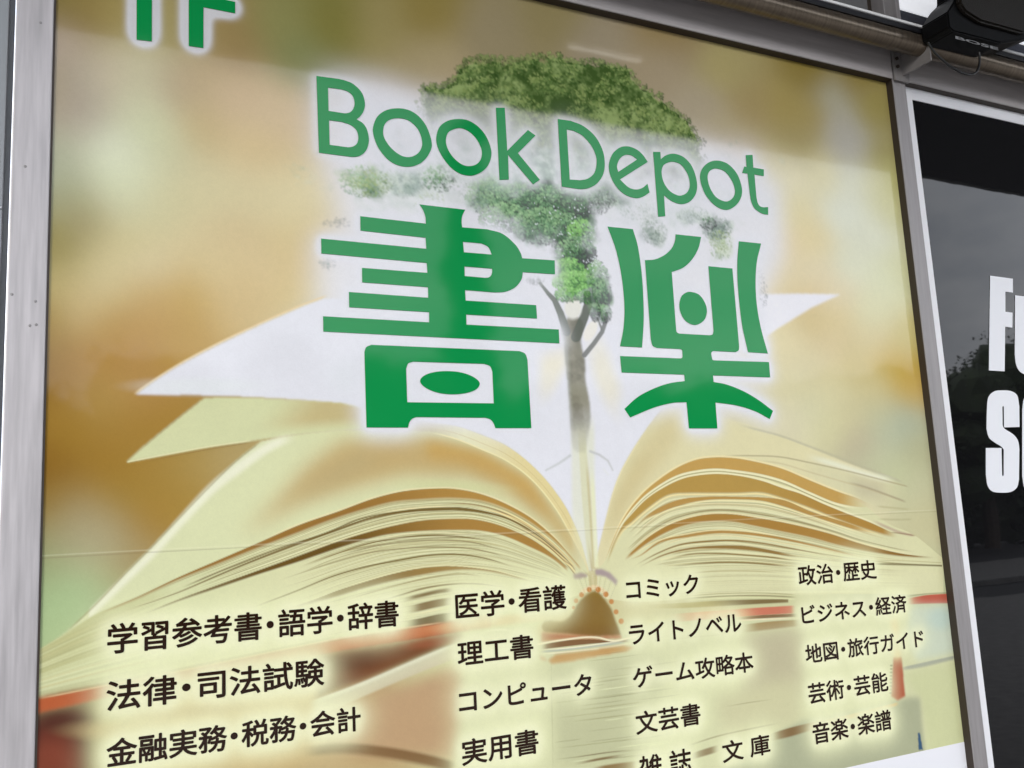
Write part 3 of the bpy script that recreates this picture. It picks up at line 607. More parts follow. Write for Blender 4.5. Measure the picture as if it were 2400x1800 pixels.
for off, lt in ((7, T(238,216,150)), (12, T(150,112,52)), (16, T(236,214,150)), (20, T(140,104,50))):
    line([(x, float(A_lo(x)) + off * (1 + (x - 1190) / 500)) for x in (1140,1190,1240,1290,1330,1352)], 1.2, lt, .8, 1.2, (60, 8))
band(B_up, B_lo, T(104,80,36), 1.6, 5, 1, (60, 12), T(166,128,64), (760, 1130))
line([(x, float(B_up(x)) - 2) for x in (701,779,858,921,985,1048,1111,1159,1206,1254,1301,1334)], 1.1, T(228,218,164), .8, 1.2)
for off, lt in ((6, T(240,218,150)), (10, T(140,104,52)), (14, T(238,214,150))):
    line([(x, float(B_up(x)) - off) for x in (1190,1240,1290,1325,1345)], 1.0, lt, .75, 1.1, (60, 6))
L2 = [(290,1433),(416,1389),(543,1335),(670,1285),(779,1246),(858,1218),(937,1201),(1016,1193),(1080,1193),(1143,1202),(1206,1222),(1262,1256),(1320,1305),(1365,1346)]
line(L2, [(290, .8), (670, 2.2), (937, 2.6), (1016, 4.2), (1100, 3.4), (1200, 1.6), (1365, 1)], T(112,90,42), .95, 1.2)
line([(x, y - 5) for x, y in L2[5:9]], 1.6, T(236,224,170), .8, 1.2)
line([(420,1380),(543,1328),(670,1280),(763,1250),(842,1217),(890,1206),(953,1197),(1010,1191)], 1.6, T(108,90,42), .9, 1.1)
line([(1030,1182),(1064,1180),(1111,1183),(1175,1200),(1238,1232),(1301,1279),(1364,1342)], 1.3, T(150,120,66), .8, 1.2)
line([(1100,1191),(1143,1196),(1206,1215),(1262,1248),(1320,1297),(1362,1338)], 1.2, T(234,214,150), .8, 1.2)
line([(560,1436),(700,1383),(779,1351),(842,1332),(937,1313),(1001,1302),(1080,1300),(1143,1310),(1206,1329)], [(560, 1), (780, 2), (1080, 1.8), (1206, .8)], T(118,102,50), .92, 1.1, (120, 60))
line([(640,1365),(779,1319),(858,1297),(953,1285),(1032,1282),(1111,1287),(1206,1311)], 1.2, T(124,108,56), .8, 1.1, (150, 80))
line([(700,1333),(858,1275),(921,1263),(1001,1255),(1080,1258),(1150,1268)], [(700, .8), (1000, 2.4), (1150, 1)], T(122,106,54), .9, 1.1, (120, 60))
line([(760,1310),(890,1278),(953,1270),(1016,1266),(1111,1272),(1180,1290)], 1.4, T(120,104,56), .7, 1.1, (120, 60))
line([(858,1268),(953,1252),(1032,1248),(1111,1254)], 1.2, T(232,226,176), .8, 1.1)
line([(700,1330),(779,1300),(858,1281),(921,1270)], 1.3, T(134,116,64), .7, 1.1)
line([(700,1345),(779,1312),(858,1290),(921,1279)], 1., T(134,116,64), .6, 1.1)
band(D_up, D_lo, T(126,100,48), 1.6, 7, .95, (90, 50), T(152,122,64), (850, 1050))
line([(x, float(D_up(x)) - 2) for x in (795,858,921,985,1048,1111,1159,1206,1240)], 1.1, T(230,224,170), .75, 1.2)
line([(800,1410),(858,1392),(937,1370),(1016,1352),(1080,1345),(1140,1352)], 1.5, T(150,134,80), .75, 1.2, (60, 60))
line([(870,1415),(937,1395),(985,1381),(1064,1369),(1127,1369),(1200,1380)], [(870, 1), (985, 2.2), (1200, .8)], T(124,104,54), .85, 1.2, (60, 80))
line([(940,1407),(985,1396),(1030,1386),(1066,1382)], 4.5, T(112,88,42), .9, 3, (35, 25))
band([(948,1424),(985,1414),(1020,1406),(1066,1399)], [(948,1440),(985,1432),(1020,1424),(1066,1415)], T(116,88,46), 3, 5, .92, (40, 30))
line([(948,1446),(985,1437),(1020,1430),(1066,1421)], 1.8, T(228,222,172), .8, 1.3)
band([(940,1458),(985,1449),(1020,1441),(1066,1434)], [(940,1474),(985,1471),(1020,1467),(1066,1461)], T(98,78,40), 3, 4, .92, (45, 30))
# ---- 6. right page and right block
rp = [(1392,1336,1),(1408,1269),(1421,1215),(1437,1154),(1453,1111),(1476,1068),(1503,1025),(1534,982),(1575,945,1),(1719,985,1),(1850,1030),(1961,1075),(2117,1135,1),(2205,1290,1),(2190,1306,1),(1837,1250,1),(1650,1200,1),(1480,1300,1)]
mr = polymask(rp, 1.0) * (1 - smooth((TX - 2030) / 110))
over(mr, T(220,214,168))
over(mr * .8 * polymask([(1400,1320),(1430,1190),(1500,1040),(1570,960),(1600,1010),(1560,1080),(1490,1160),(1440,1260)], 9), T(208,196,146))
over(mr * .7 * polymask([(1420,1260),(1445,1160),(1490,1080),(1530,1060),(1500,1120),(1455,1200)], 7), T(202,188,136))
over(mr * .7 * polymask([(1880,1080),(2010,1110),(2110,1150),(2060,1200),(1950,1140)], 9), T(206,204,164))
over(mr * .5 * polymask([(1990,1120),(2070,1130),(2080,1170),(2010,1160)], 8), T(178,168,140))
line([(1392,1334),(1408,1270),(1421,1216),(1437,1155),(1453,1112),(1476,1069),(1503,1026),(1534,983)], 1.4, T(236,226,178), .7, 1.6)
R1u = Curve([(1416,1318),(1453,1229),(1498,1165),(1543,1125),(1589,1095),(1634,1077),(1679,1072),(1724,1074),(1770,1082),(1837,1100),(1896,1125),(1963,1152),(2020,1172),(2049,1186)])
R1l = Curve([(1416,1321),(1453,1235),(1498,1174),(1543,1138),(1589,1113),(1634,1102),(1679,1098),(1724,1102),(1792,1113),(1837,1126),(1896,1152),(1963,1179),(2003,1187),(2049,1190)])
R2u = Curve([(1420,1322),(1448,1247),(1476,1210),(1510,1174),(1555,1143),(1600,1122),(1645,1113),(1690,1111),(1747,1118),(1792,1129),(1837,1145),(1873,1156),(1930,1181),(1986,1204),(2043,1226),(2088,1247),(2106,1255)])
R2l = Curve([(1420,1326),(1448,1259),(1487,1219),(1521,1190),(1566,1161),(1611,1156),(1656,1156),(1724,1156),(1792,1156),(1828,1166),(1896,1190),(1963,1217),(2031,1241),(2106,1262)])
R4u = Curve([(1462,1310),(1521,1258),(1566,1231),(1611,1215),(1656,1206),(1724,1206),(1770,1213),(1828,1223),(1896,1238),(1952,1253),(2009,1272),(2065,1287),(2122,1299),(2195,1306)])
R4l = Curve([(1462,1316),(1521,1271),(1566,1246),(1611,1230),(1656,1223),(1724,1224),(1760,1231),(1828,1245),(1896,1259),(1963,1277),(2031,1292),(2099,1302),(2195,1309)])
R10 = Curve([(1500,1345),(1560,1335),(1656,1328),(1724,1326),(1792,1328),(1837,1332),(2020,1340),(2210,1345)])
rbot = Curve([(1400,1400),(1480,1410),(1600,1405),(1850,1394),(2000,1392),(2230,1394)])
blk = Curve([(1392,1336),(1416,1318),(1453,1229),(1498,1165),(1543,1125),(1589,1095),(1634,1077),(1679,1072),(1724,1074),(1770,1082),(1837,1100),(1896,1125),(1963,1152),(2020,1180),(2080,1226),(2144,1255),(2200,1300),(2212,1310)])
band(blk, rbot, T(214,213,166), 2, 3, 1, (1, 1))
leaves(R1l, R2u, 5, seed=11, w=(.5, 1.6), cols=((236,232,190),(176,160,104),(224,226,180),(238,228,176),(158,138,84)), al=(.5, .9), tp=(20, 60), e=(.05, .2))
leaves(R2l, R4u, 20, seed=12, cols=((150,132,80),(190,168,116),(230,226,180),(140,120,66),(238,222,170)), al=(.35, .75), tp=(24, 90), e=(.06, .25))
leaves(R4l, R10, 26, seed=13, cols=((140,122,66),(180,160,100),(230,226,176),(132,110,58),(238,224,170)), al=(.35, .75), tp=(30, 120), e=(.12, .3))
leaves(R10, rbot, 16, seed=14, al=(.15, .4))
band(R1u, R1l, T(192,156,86), 2, 2.5, 1, (20, 90)); band(R2u, R2l, T(178,146,76), 2, 9, 1, (16, 40), T(172,134,66), (1750, 2000))
for c0, o_, l_ in ((R1u, -2.5, T(236,222,166)), (R1l, 3, T(238,230,186)), (R2u, -2.5, T(238,230,184)), (R2l, 3, T(236,220,158))):
    line([(x, float(c0(x)) + o_) for x in np.linspace(c0.x0 + 10, c0.x1 - 25, 26)], 1.8, l_, .9, 1.4, (40, 60))
line([(x, float(R1l(x)) + 7) for x in np.linspace(1440, 2000, 26)], .9, T(140,128,84), .7, 1.1)
R3u = Curve([(1487,1228),(1532,1197),(1589,1172),(1656,1164),(1724,1164),(1792,1166),(1837,1172),(1896,1197),(1986,1226),(2054,1250)])
R3l = Curve([(1487,1232),(1532,1208),(1589,1186),(1656,1172),(1724,1170),(1792,1175),(1837,1187),(1896,1207),(1986,1236),(2054,1254)])
band(R3u, R3l, T(178,140,72), 1.6, 3.5, .95, (50, 60))
line([(x, float(R3l(x)) + 3) for x in np.linspace(1490, 2040, 22)], 1.3, T(238,226,170), .85, 1.2)
band(R4u, R4l, T(166,127,62), 1.8, 6, 1, (20, 60), T(132,98,46), (1950, 2150))
line([(x, float(R4u(x)) - 2.5) for x in np.linspace(1470, 2150, 26)], 1.4, T(238,226,172), .85, 1.3)
line([(x, float(R4u(x)) - 9) for x in np.linspace(1500, 2150, 26)], 1.1, T(126,112,66), .6, 1.2)
line([(1466,1314),(1498,1303),(1543,1272),(1611,1256),(1679,1247),(1747,1250),(1837,1263),(1896,1276),(1963,1292),(2030,1308)], [(1466, 1), (1640, 3.6), (1780, 3.2), (2030, 1)], T(172,134,70), .95, 1.3)
line([(1466,1310),(1543,1267),(1611,1251),(1679,1242),(1747,1245),(1837,1258)], 1.2, T(238,222,164), .85, 1.2)
line([(1480,1330),(1543,1296),(1589,1278),(1656,1269),(1724,1267),(1792,1274),(1837,1282),(1900,1294),(1960,1307)], [(1480, 1), (1650, 2.4), (1960, 1)], T(136,110,56), .9, 1.2)
line([(1490,1333),(1555,1301),(1611,1287),(1679,1282),(1747,1284),(1837,1299),(1880,1308)], [(1490, 1), (1620, 2.4), (1740, 4.6), (1850, 3), (1880, 1)], T(140,110,56), .95, 1.4)
line([(1560,1312),(1611,1300),(1679,1297),(1747,1301),(1837,1310),(1870,1316)], 2, T(134,112,58), .85, 1.2)
line([(1570,1328),(1634,1321),(1702,1318),(1792,1322),(1837,1327),(1860,1331)], 2.2, T(130,108,58), .85, 1.2)
line([(1600,1346),(1656,1340),(1740,1338),(1837,1342)], 1.3, T(160,146,92), .6, 1.3)
line([(2040,1322),(2090,1322),(2150,1324),(2209,1326)], 2., T(104,94,56), .85, 1.3, (30, 2))
line([(2040,1313),(2110,1314),(2207,1319)], 1., T(170,162,112), .6, 1.3, (30, 2))
# loose upper leaves on the right, going out of focus
line([(1719,991),(1760,1003),(1828,1021),(1896,1046),(2009,1089),(2122,1132)], 2.2, T(186,182,150), .75, 3, (60, 20))
line([(1880,1066),(1950,1086),(2040,1114),(2105,1130)], 6, T(230,232,204), .8, 7, (60, 40))
line([(1690,1068),(1760,1068),(1828,1071),(1896,1084),(1986,1104),(2076,1127),(2131,1141)], 1.6, T(172,162,124), .8, 1.8, (60, 10))
line([(1760,1078),(1828,1086),(1896,1106),(1986,1132),(2076,1160),(2122,1177)], 1.6, T(196,184,140), .6, 2.2, (60, 20))
line([(1980,1128),(2030,1142),(2080,1160),(2128,1178)], 2, T(160,148,118), .7, 2.5, (40, 15))
line([(2050,1186),(2090,1190),(2135,1194)], 2, T(178,172,128), .6, 2.5, (20, 15)); line([(2050,1216),(2100,1218),(2140,1217)], 2, T(176,172,128), .6, 2.5, (25, 10))
line([(2040,1218),(2080,1236),(2110,1248),(2146,1256)], 3, T(186,166,140), .8, 2.5, (30, 12)); line([(2080,1247),(2110,1250),(2148,1256)], 1.4, T(140,112,80), .7, 1.4, (20, 10))
# ---- 7. leaves standing in the fold, trunk, roots
band([(1333,990),(1352,985),(1371,985),(1400,995)], [(1333,1200),(1352,1290),(1386,1340),(1400,1340)], T(222,224,186), 60, 40, .55, (14, 14))
for pts, w, c, a in (([(1362,980),(1372,1160),(1388,1335)], 9, T(214,214,172), .75), ([(1374,1060),(1384,1200),(1392,1335)], 3.5, T(196,184,132), .7), ([(1386,1080),(1392,1200),(1398,1330)], 5, T(226,228,184), .8), ([(1376,1250),(1382,1290),(1388,1340)], 2, T(180,160,110), .6)):
    q = np.array(pts, float); s_ = np.linspace(q[0, 1], q[-1, 1], 40); xs = np.interp(s_, q[:, 1], q[:, 0])
    sl = window(1330, 1420, 960, 1345); d = np.abs(TX[sl] - np.interp(TY[sl], s_, xs))
    over(a * smooth((w + 3 - d) / 6) * smooth((TY[sl] - q[0, 1]) / 80) * smooth((q[-1, 1] + 2 - TY[sl]) / 6), c, sl)
TR = T(146,144,124)
tr = [(1316,770),(1322,800),(1326,850),(1331,900),(1335,960),(1340,1040),(1352,1060,1),(1372,1060,1),(1382,1000),(1384,962),(1379,925),(1372,889),(1371,846),(1361,800),(1366,760),(1352,742),(1335,740)]
fade = smooth((1060 - TY) / 130)
mt = polymask(tr, 1.4)
over(mt * (.25 + .75 * fade), TR)
wob = vnoise(9, 3, 5) - .5
over(mt * fade * smooth((TX - 1336 - (TY - 800) * .06) / 18) * smooth((880 - TY) / 120) * .6, T(88,86,66))
over(mt * fade * np.clip(.5 + 3 * (vnoise(14, 3, 8) - .55), 0, 1) * .5, T(98,94,76))
over(mt * fade * smooth((1336 - TX + (TY - 800) * .06) / 14) * .4, T(200,204,196))
def limb(pts, w0, w1, col, a=1, soft=2):
    q = np.array(pts, float); P = np.concatenate([np.linspace(p, r, 14) for p, r in zip(q, q[1:])]); n = len(P)
    sl = window(P[:, 0].min() - 25, P[:, 0].max() + 25, P[:, 1].min() - 25, P[:, 1].max() + 25); x, y = TX[sl], TY[sl]; d = np.full(x.shape, 1e9)
    for i, (a_, b_) in enumerate(P): d = np.minimum(d, np.hypot(x - a_, y - b_) - (w0 + (w1 - w0) * i / n))
    over(a * smooth((soft - d) / (2 * soft)), col, sl)
limb([(1266,664),(1285,688),(1300,704),(1314,735),(1328,778)], 3, 10, T(112,118,106), .95)
limb([(1262,655),(1268,668)], 3, 3, T(150,156,146), .6, 4)
limb([(1376,690),(1378,715),(1368,745),(1350,790)], 9, 12, T(84,90,74), .95)
limb([(1392,690),(1400,712),(1410,735),(1414,750)], 3, 4, T(92,98,90), .9); limb([(1421,735),(1420,752),(1411,778),(1392,805),(1370,832)], 4.5, 6, T(116,118,112), .95)
limb([(1400,745),(1405,758),(1411,772)], 2, 3, T(120,124,116), .9)
blob(1343, 722, 20, 26, T(226,226,212), 1, .5); blob(1384, 775, 13, 26, T(232,230,216), 1, .5, .5)
limb([(1384,1058),(1405,1066),(1425,1080),(1436,1102)], 3, 1.5, T(190,192,186), .8, 3); limb([(1336,1068),(1310,1086),(1280,1102)], 3, 2, T(192,196,190), .75, 3)
limb([(1415,1100),(1425,1112)], 2, 2, T(224,226,220), .6, 3)
# ---- 8. the tree crown: thousands of leaf dabs in clumps
FOL = np.zeros((NZ, NX)); FCOL = np.zeros((NZ, NX, 3))
greens = {'top': [(66,88,50),(84,106,62),(98,120,72),(116,134,80),(130,146,92),(54,74,44)], 'main': [(62,92,70),(84,120,88),(110,150,112),(134,172,130),(52,76,62),(150,184,140)],
          'hot': [(86,140,76),(112,168,92),(136,190,112),(70,120,70),(150,200,126),(60,100,64)], 'grey': [(110,130,118),(130,150,134),(150,168,150),(96,112,104)], 'pale': [(140,160,110),(156,176,126),(120,146,100),(170,186,140)], 'teal': [(130,176,160),(150,190,172)]}
def dab(px, py, r, col, a):
    u, v = onplane(px, py); ci = (u - PX0) / (PX1 - PX0) * (NX - 1); cj = (PZ1 - v) / (PZ1 - PZ0) * (NZ - 1); k = 6
    i, j = int(ci), int(cj)
    if i < k or j < k or i >= NX - k - 1 or j >= NZ - k - 1: return
    yy, xx = np.mgrid[j - k:j + k + 1, i - k:i + k + 1]; th = rng.uniform(0, 3.14); ca, sa = math.cos(th), math.sin(th)
    r = r * NX / 1150; dx, dy = xx - ci, yy - cj; d = np.hypot((dx * ca + dy * sa) / r, (-dx * sa + dy * ca) / (r * .6))
    m = a * smooth((1.5 - d) / .9); s = np.s_[j - k:j + k + 1, i - k:i + k + 1]
    FCOL[s] += m[..., None] * (np.array(col) - FCOL[s]); FOL[s] = np.maximum(FOL[s], m) if a > .5 else FOL[s] + m * (1 - FOL[s])
def clump(cx, cy, rx, ry, n, pal, a=.9, zone='S', light=0, r=(1.2, 2.4)):
    g = greens[pal]; lum = sorted(g, key=sum)
    for _ in range(n):
        q = rng.normal(size=2); q = q / np.hypot(*q) * rng.random() ** .6
        x, y = cx + q[0] * rx, cy + q[1] * ry
        t = np.clip(.5 - .42 * q[1] - .2 * q[0] + rng.normal() * .22 + light, 0, .999)       # leaves of a clump are paler above
        c = np.array(lum[int(t * len(lum))]) * rng.uniform(.9, 1.1)
        dab(x, y, rng.uniform(*r), ink(c, x, y, zone), a * rng.uniform(.75, 1))
top_edge = Curve([(985,222),(994,203),(1019,200),(1045,196),(1063,181),(1074,160),(1102,140),(1153,134),(1189,139),(1244,132),(1290,126),(1327,135),(1370,140),(1435,150),(1471,161),(1497,190),(1533,218),(1569,251),(1616,287),(1631,312),(1645,348),(1650,380)])
def body(mask, seed, dark, mid, lite, amt=1.):
    global FOL
    m1 = vnoise(26, 4, seed); m2 = vnoise(7, 3, seed + 1)
    v = smooth((.62 * m1 + .38 * m2 - .34) / .32)[..., None]
    c = np.where(v < .5, np.array(dark) + (np.array(mid) - np.array(dark)) * v * 2, np.array(mid) + (np.array(lite) - np.array(mid)) * (v * 2 - 1))
    mm = np.clip(mask, 0, 1) * amt
    FCOL[:] += (mm / np.maximum(1e-3, mm + FOL * (1 - mm)))[..., None] * (c - FCOL); FOL = mm + FOL * (1 - mm)
rag = (vnoise(9, 3, 60) - .5) * 26 + (vnoise(30, 2, 61) - .5) * 16
bot_edge = Curve([(985,310),(1060,345),(1150,372),(1250,390),(1330,402),(1450,420),(1560,440),(1650,455)])
mk = smooth((TY + rag - top_edge(TX) - 4) / 7) * smooth((bot_edge(TX) - TY - rag) / 60) * smooth((TX - 986 + rag) / 14) * smooth((1648 - TX + rag) / 14)
body(mk, 70, ink((64,84,48), 1300, 220, 'C'), ink((98,118,72), 1300, 220, 'C'), ink((132,150,98), 1300, 220, 'C'))
for _ in range(300):
    x = rng.uniform(990, 1645); y = top_edge(x) + 12 + rng.random() ** 1.0 * max(30, (250 + (x - 1000) * .2) - top_edge(x) + 40)
    clump(x, y, rng.uniform(12, 26), rng.uniform(9, 18), 22, 'top', .6, 'C', rng.normal() * .14 + .1 * (rng.random() < .3), (1.2, 2.6))
for x in np.linspace(988, 1642, 120):                            # ragged outline
    clump(x + rng.normal() * 4, float(top_edge(x)) + rng.uniform(-1, 10), 8, 7, 12, 'top', .85, 'C', rng.normal() * .15)
def mass(cx, cy, rx, ry, seed, dark, mid, lite, amt, soft=.7):
    d = np.hypot((TX - cx) / rx, (TY - cy) / ry) + (vnoise(20, 4, seed + 5) - .5) * (1.1 if soft < .8 else 1.7)
    body(smooth((1.15 - d) / soft), seed, ink(dark, cx, cy, 'S'), ink(mid, cx, cy, 'S'), ink(lite, cx, cy, 'S'), amt)
mass(1240, 390, 430, 75, 160, (128,154,138), (164,186,170), (200,212,204), .68, .9); mass(980, 470, 150, 40, 163, (176,194,180), (196,208,198), (208,216,210), .4, .9); mass(1560, 480, 150, 60, 166, (172,188,180), (192,204,198), (206,214,210), .4, .9)
mass(860, 428, 66, 46, 100, (106,138,106), (140,164,126), (174,192,150), .85, 1.1); mass(960, 432, 80, 46, 103, (134,158,146), (164,184,170), (192,206,192), .65)
mass(1160, 462, 72, 52, 106, (82,120,98), (122,160,132), (160,192,160), .8); mass(1240, 478, 96, 56, 109, (46,74,62), (78,114,88), (120,158,122), .97); mass(1330, 486, 84, 60, 112, (44,66,56), (66,96,76), (98,134,98), .97)
mass(1425, 458, 66, 36, 115, (96,120,104), (124,148,130), (160,180,160), .75); mass(1270, 530, 70, 50, 118, (66,100,80), (100,142,110), (150,190,150), .9); mass(1345, 560, 54, 60, 121, (58,84,70), (84,120,86), (118,160,104), .95)
mass(1350, 640, 58, 56, 124, (64,100,70), (100,150,88), (146,196,116), .97, .4); mass(1405, 690, 28, 54, 127, (62,86,74), (96,124,100), (134,164,130), .9, .5); mass(1384, 596, 18, 28, 130, (56,66,68), (64,78,76), (84,104,92), .8)
mass(1535, 548, 38, 36, 133, (104,128,112), (136,156,142), (170,186,172), .7, .9); mass(1680, 540, 46, 38, 136, (98,120,108), (136,158,142), (176,194,176), .75, .9); mass(1690, 580, 28, 38, 139, (140,166,132), (164,186,148), (190,206,172), .6, .9); mass(1620, 505, 50, 26, 142, (150,170,160), (176,192,182), (200,212,202), .5, .9)
mass(940, 335, 34, 40, 145, (178,186,186), (196,202,204), (208,212,216), .5, 1.); mass(1095, 345, 36, 34, 148, (166,180,176), (190,200,198), (206,212,214), .5, 1.)
for cx, cy, rx, ry, n, pal, a, l in [(850,425,58,38,260,'main',.45,.25),(870,430,52,34,200,'pale',.5,.1),(950,425,60,40,300,'grey',.4,0),(1030,418,40,34,300,'main',.6,0),(1110,430,50,40,300,'grey',.5,0),(1010,480,40,30,130,'pale',.4,0),
    (1150,460,60,44,620,'main',.85,.1),(1230,470,90,44,1300,'main',.92,-.12),(1320,480,70,50,1100,'main',.92,-.16),(1420,455,54,30,420,'grey',.75,-.1),(1400,470,40,34,300,'main',.75,-.2),(1180,510,60,36,600,'main',.85,.15),(1270,530,70,44,1000,'main',.92,-.05),(1330,545,56,46,900,'main',.95,-.18),
    (1500,490,50,26,220,'grey',.45,0),(1360,540,34,26,300,'hot',.85,.2),(1350,590,48,36,700,'main',.95,-.1),(1376,600,22,30,300,'main',.95,-.4),(1330,630,40,26,500,'hot',.95,0),(1345,660,52,26,800,'hot',.97,.12),(1330,690,30,18,380,'hot',.97,.1),(1375,690,26,22,380,'hot',.97,-.15),(1400,650,26,40,420,'main',.9,.05),(1412,690,22,36,420,'main',.85,-.1),(1415,735,18,22,260,'main',.75,0),(1395,735,12,18,160,'main',.9,-.4),
    (1535,545,30,30,300,'grey',.6,-.05),(1520,520,22,20,120,'grey',.4,0),(1625,505,40,22,240,'grey',.5,0),(1680,535,36,28,420,'grey',.75,-.15),(1690,575,28,36,200,'pale',.45,0),(1660,525,20,16,160,'main',.7,-.3),(1790,690,10,30,90,'grey',.4,0),(1780,650,12,20,40,'grey',.25,0),(790,522,34,12,70,'grey',.35,0),(768,618,20,14,60,'teal',.35,0),(1255,655,22,12,80,'grey',.4,0)]:
    clump(cx, cy, rx, ry, int(n * .95), pal, a * (.45 if pal in ('grey', 'teal') else .85), 'S', l, (1., 2.2))
for _ in range(70):                                            # sky showing through
    x, y = rng.normal(1320, 55), rng.normal(520, 50)
    dab(x, y, rng.uniform(.6, 1.3), T(226,232,232), .9)
for _ in range(24): dab(rng.normal(1390, 8), rng.normal(612, 14), rng.uniform(.7, 1.3), T(226,232,236), .9)
FOL = blur(np.clip(FOL, 0, 1), .5)
for k in range(3): FCOL[..., k] = np.where(FOL > .02, blur(FCOL[..., k] * FOL, .45) / np.maximum(blur(FOL, .45), .02), FCOL[..., k])
refl_edge = 58 + .1757 * (TX - 123)                              # reflected canopy edge; sky haze below it is painted into the print
FOL *= 1 - .36 * smooth((TY - refl_edge + 4) / 22) * smooth((refl_edge + 150 - TY) / 60)
FOL *= 1 - .3 * smooth(blur(coverage(marks[2:11]), 11) / .4) * smooth((TY - refl_edge + 12) / 30)          # printed mist and painted reflection haze round the lettering
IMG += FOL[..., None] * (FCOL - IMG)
# ---- 9. below the book: boards, spine, the stack it lies on
over(polymask([(60,1660,1),(225,1625,1),(225,1900,1),(60,1900,1)], 9), T(88,38,22))
over(polymask([(81,1636,1),(235,1607,1),(420,1572,1),(800,1497,1),(1053,1457,1),(1150,1440,1),(1150,1470,1),(1053,1486,1),(800,1525,1),(420,1600,1),(235,1638,1),(78,1675,1)], 1.4), T(178,92,52))
band([(540,1553),(700,1520),(800,1500),(1053,1460),(1120,1447)], [(540,1580),(700,1546),(800,1524),(1053,1484),(1120,1470)], T(190,112,66), 3, 4, .9, (120, 60))
line([(78,1640),(235,1609),(420,1573),(800,1496),(1053,1456)], 1.5, T(226,200,150), .7, 2)
line([(78,1636),(235,1604),(420,1568),(800,1490)], 2.5, T(140,126,80), .5, 3)
blob(120, 1790, 70, 60, T(128,62,40), .8, 1.2); blob(150, 1690, 60, 22, T(72,30,18), .7, 1.3)
over(polymask([(300,1625),(500,1590),(760,1540),(760,1800),(300,1830)], 14), T(196,170,112)); blob(460, 1665, 120, 14, T(178,146,88), .7, 1.4, -.1); blob(300, 1712, 120, 22, T(198,176,120), .6, 1.4)
over(polymask([(740,1540,1),(800,1528,1),(1053,1487,1),(1085,1482,1),(1085,1505,1),(1053,1514,1),(800,1616,1),(740,1640,1)], 3), T(114,70,40)); blob(830, 1550, 60, 22, T(92,56,34), .7, 1.3, -.15); blob(1010, 1505, 60, 12, T(150,84,50), .7, 1.4, -.15)
band([(720,1646),(800,1618),(1053,1514),(1090,1500)], [(720,1690),(800,1655),(1053,1549),(1090,1535)], T(206,202,166), 4, 8, 1, (30, 30)); line([(720,1650),(800,1622),(1053,1517),(1090,1503)], 4, T(222,222,190), .8, 5)
over(polymask([(790,1665),(1053,1560),(1100,1560),(1110,1790),(780,1760)], 7), T(184,153,112))
band([(700,1752),(800,1742),(900,1750),(1053,1782),(1080,1790)], [(700,1775),(800,1766),(900,1776),(1053,1808),(1080,1815)], T(118,86,48), 12, 16, .9, (60, 30)); over(polymask([(700,1790),(800,1785),(900,1795),(1060,1825),(1060,1900),(700,1900)], 6), T(188,166,118))
over(polymask([(1090,1480),(1500,1460),(1700,1440),(1860,1425),(2240,1420),(2270,1800),(2270,1900),(1060,1900),(1085,1560)], 6), T(204,206,160))
over(polymask([(1290,1560),(1500,1530),(1560,1545),(1540,1700),(1500,1790),(1300,1790)], 8), T(186,188,146))
g_ = np.random.default_rng(21)
for i in range(46):
    y = g_.uniform(1530, 1800); x0 = g_.uniform(1290, 1500); ln = g_.uniform(40, 220)
    line([(x0, y), (x0 + ln / 2, y - ln * .06), (x0 + ln, y - ln * .13)], g_.uniform(.5, 1.3), T(*[(120,116,78),(150,148,104),(222,226,178)][g_.integers(3)]), g_.uniform(.3, .75), 1, (ln * .3, ln * .3))
line([(1293,1560),(1294,1700),(1296,1790)] if False else [(1291,1560),(1297,1790)], 1, T(150,150,110), .5, 2, (1, 1))
# shelf of leaves under the right board
band([(1500,1418),(1600,1413),(1700,1407),(1770,1405),(1849,1404)], [(1500,1426),(1600,1425),(1700,1420),(1770,1416),(1849,1412)], T(168,154,86), 3, 4, .9, (120, 3), T(112,90,46), (1640, 1740))
for y, w, c in ((1391, 1, (150,140,88)), (1397, 1.4, (120,108,62)), (1402, 1, (224,224,170))): line([(1580,y+8),(1700,y),(1790,y-1),(1870,y+3)], w, T(*c), .75, 1.2, (80, 20))
band([(1560,1440),(1700,1430),(1780,1424),(1866,1419)], [(1560,1460),(1700,1448),(1780,1442),(1866,1437)], T(212,150,112), 3, 3, .95, (90, 14), T(198,112,86), (1690, 1780))
band([(1700,1450),(1780,1442),(1872,1438)], [(1700,1456),(1780,1450),(1872,1445)], T(118,84,50), 2, 3, .9, (60, 20)); line([(1700,1455),(1800,1451),(1885,1448)], 1.6, T(234,220,180), .85, 1.3)
band([(1730,1466),(1800,1457),(1880,1452)], [(1730,1484),(1800,1476),(1880,1466)], T(150,122,68), 3, 6, .9, (50, 25)); blob(1690, 1440, 60, 16, T(226,196,140), .5, 1.4)
over(polymask([(1740,1490),(1870,1470),(1890,1500),(1880,1640),(1740,1640)], 9), T(186,180,144)); over(polymask([(1680,1640),(1800,1600),(1870,1590),(1880,1690),(1700,1740)], 9), T(200,198,154))
line([(1690,1658),(1760,1646),(1820,1638)], 1, T(140,132,92), .6, 1.2); line([(1560,1500),(1640,1492),(1730,1484)], 1, T(180,176,130), .5, 1.5)
line([(1400,1395),(1520,1404),(1680,1412),(1740,1401)], .1, T(200,200,150), .1)
band([(2120,1404),(2170,1395),(2230,1391)], [(2120,1417),(2170,1415),(2230,1414)], T(186,92,70), 2.5, 3, 1, (25, 1)); line([(2100,1402),(2160,1393),(2230,1389)], 1.3, T(120,110,70), .6, 1.6, (40, 1))
over(polymask([(2130,1420),(2228,1418),(2240,1530),(2150,1548),(2125,1500)], 5), T(196,206,180)); blob(2205, 1450, 30, 24, T(178,200,186), .6, 1.3)
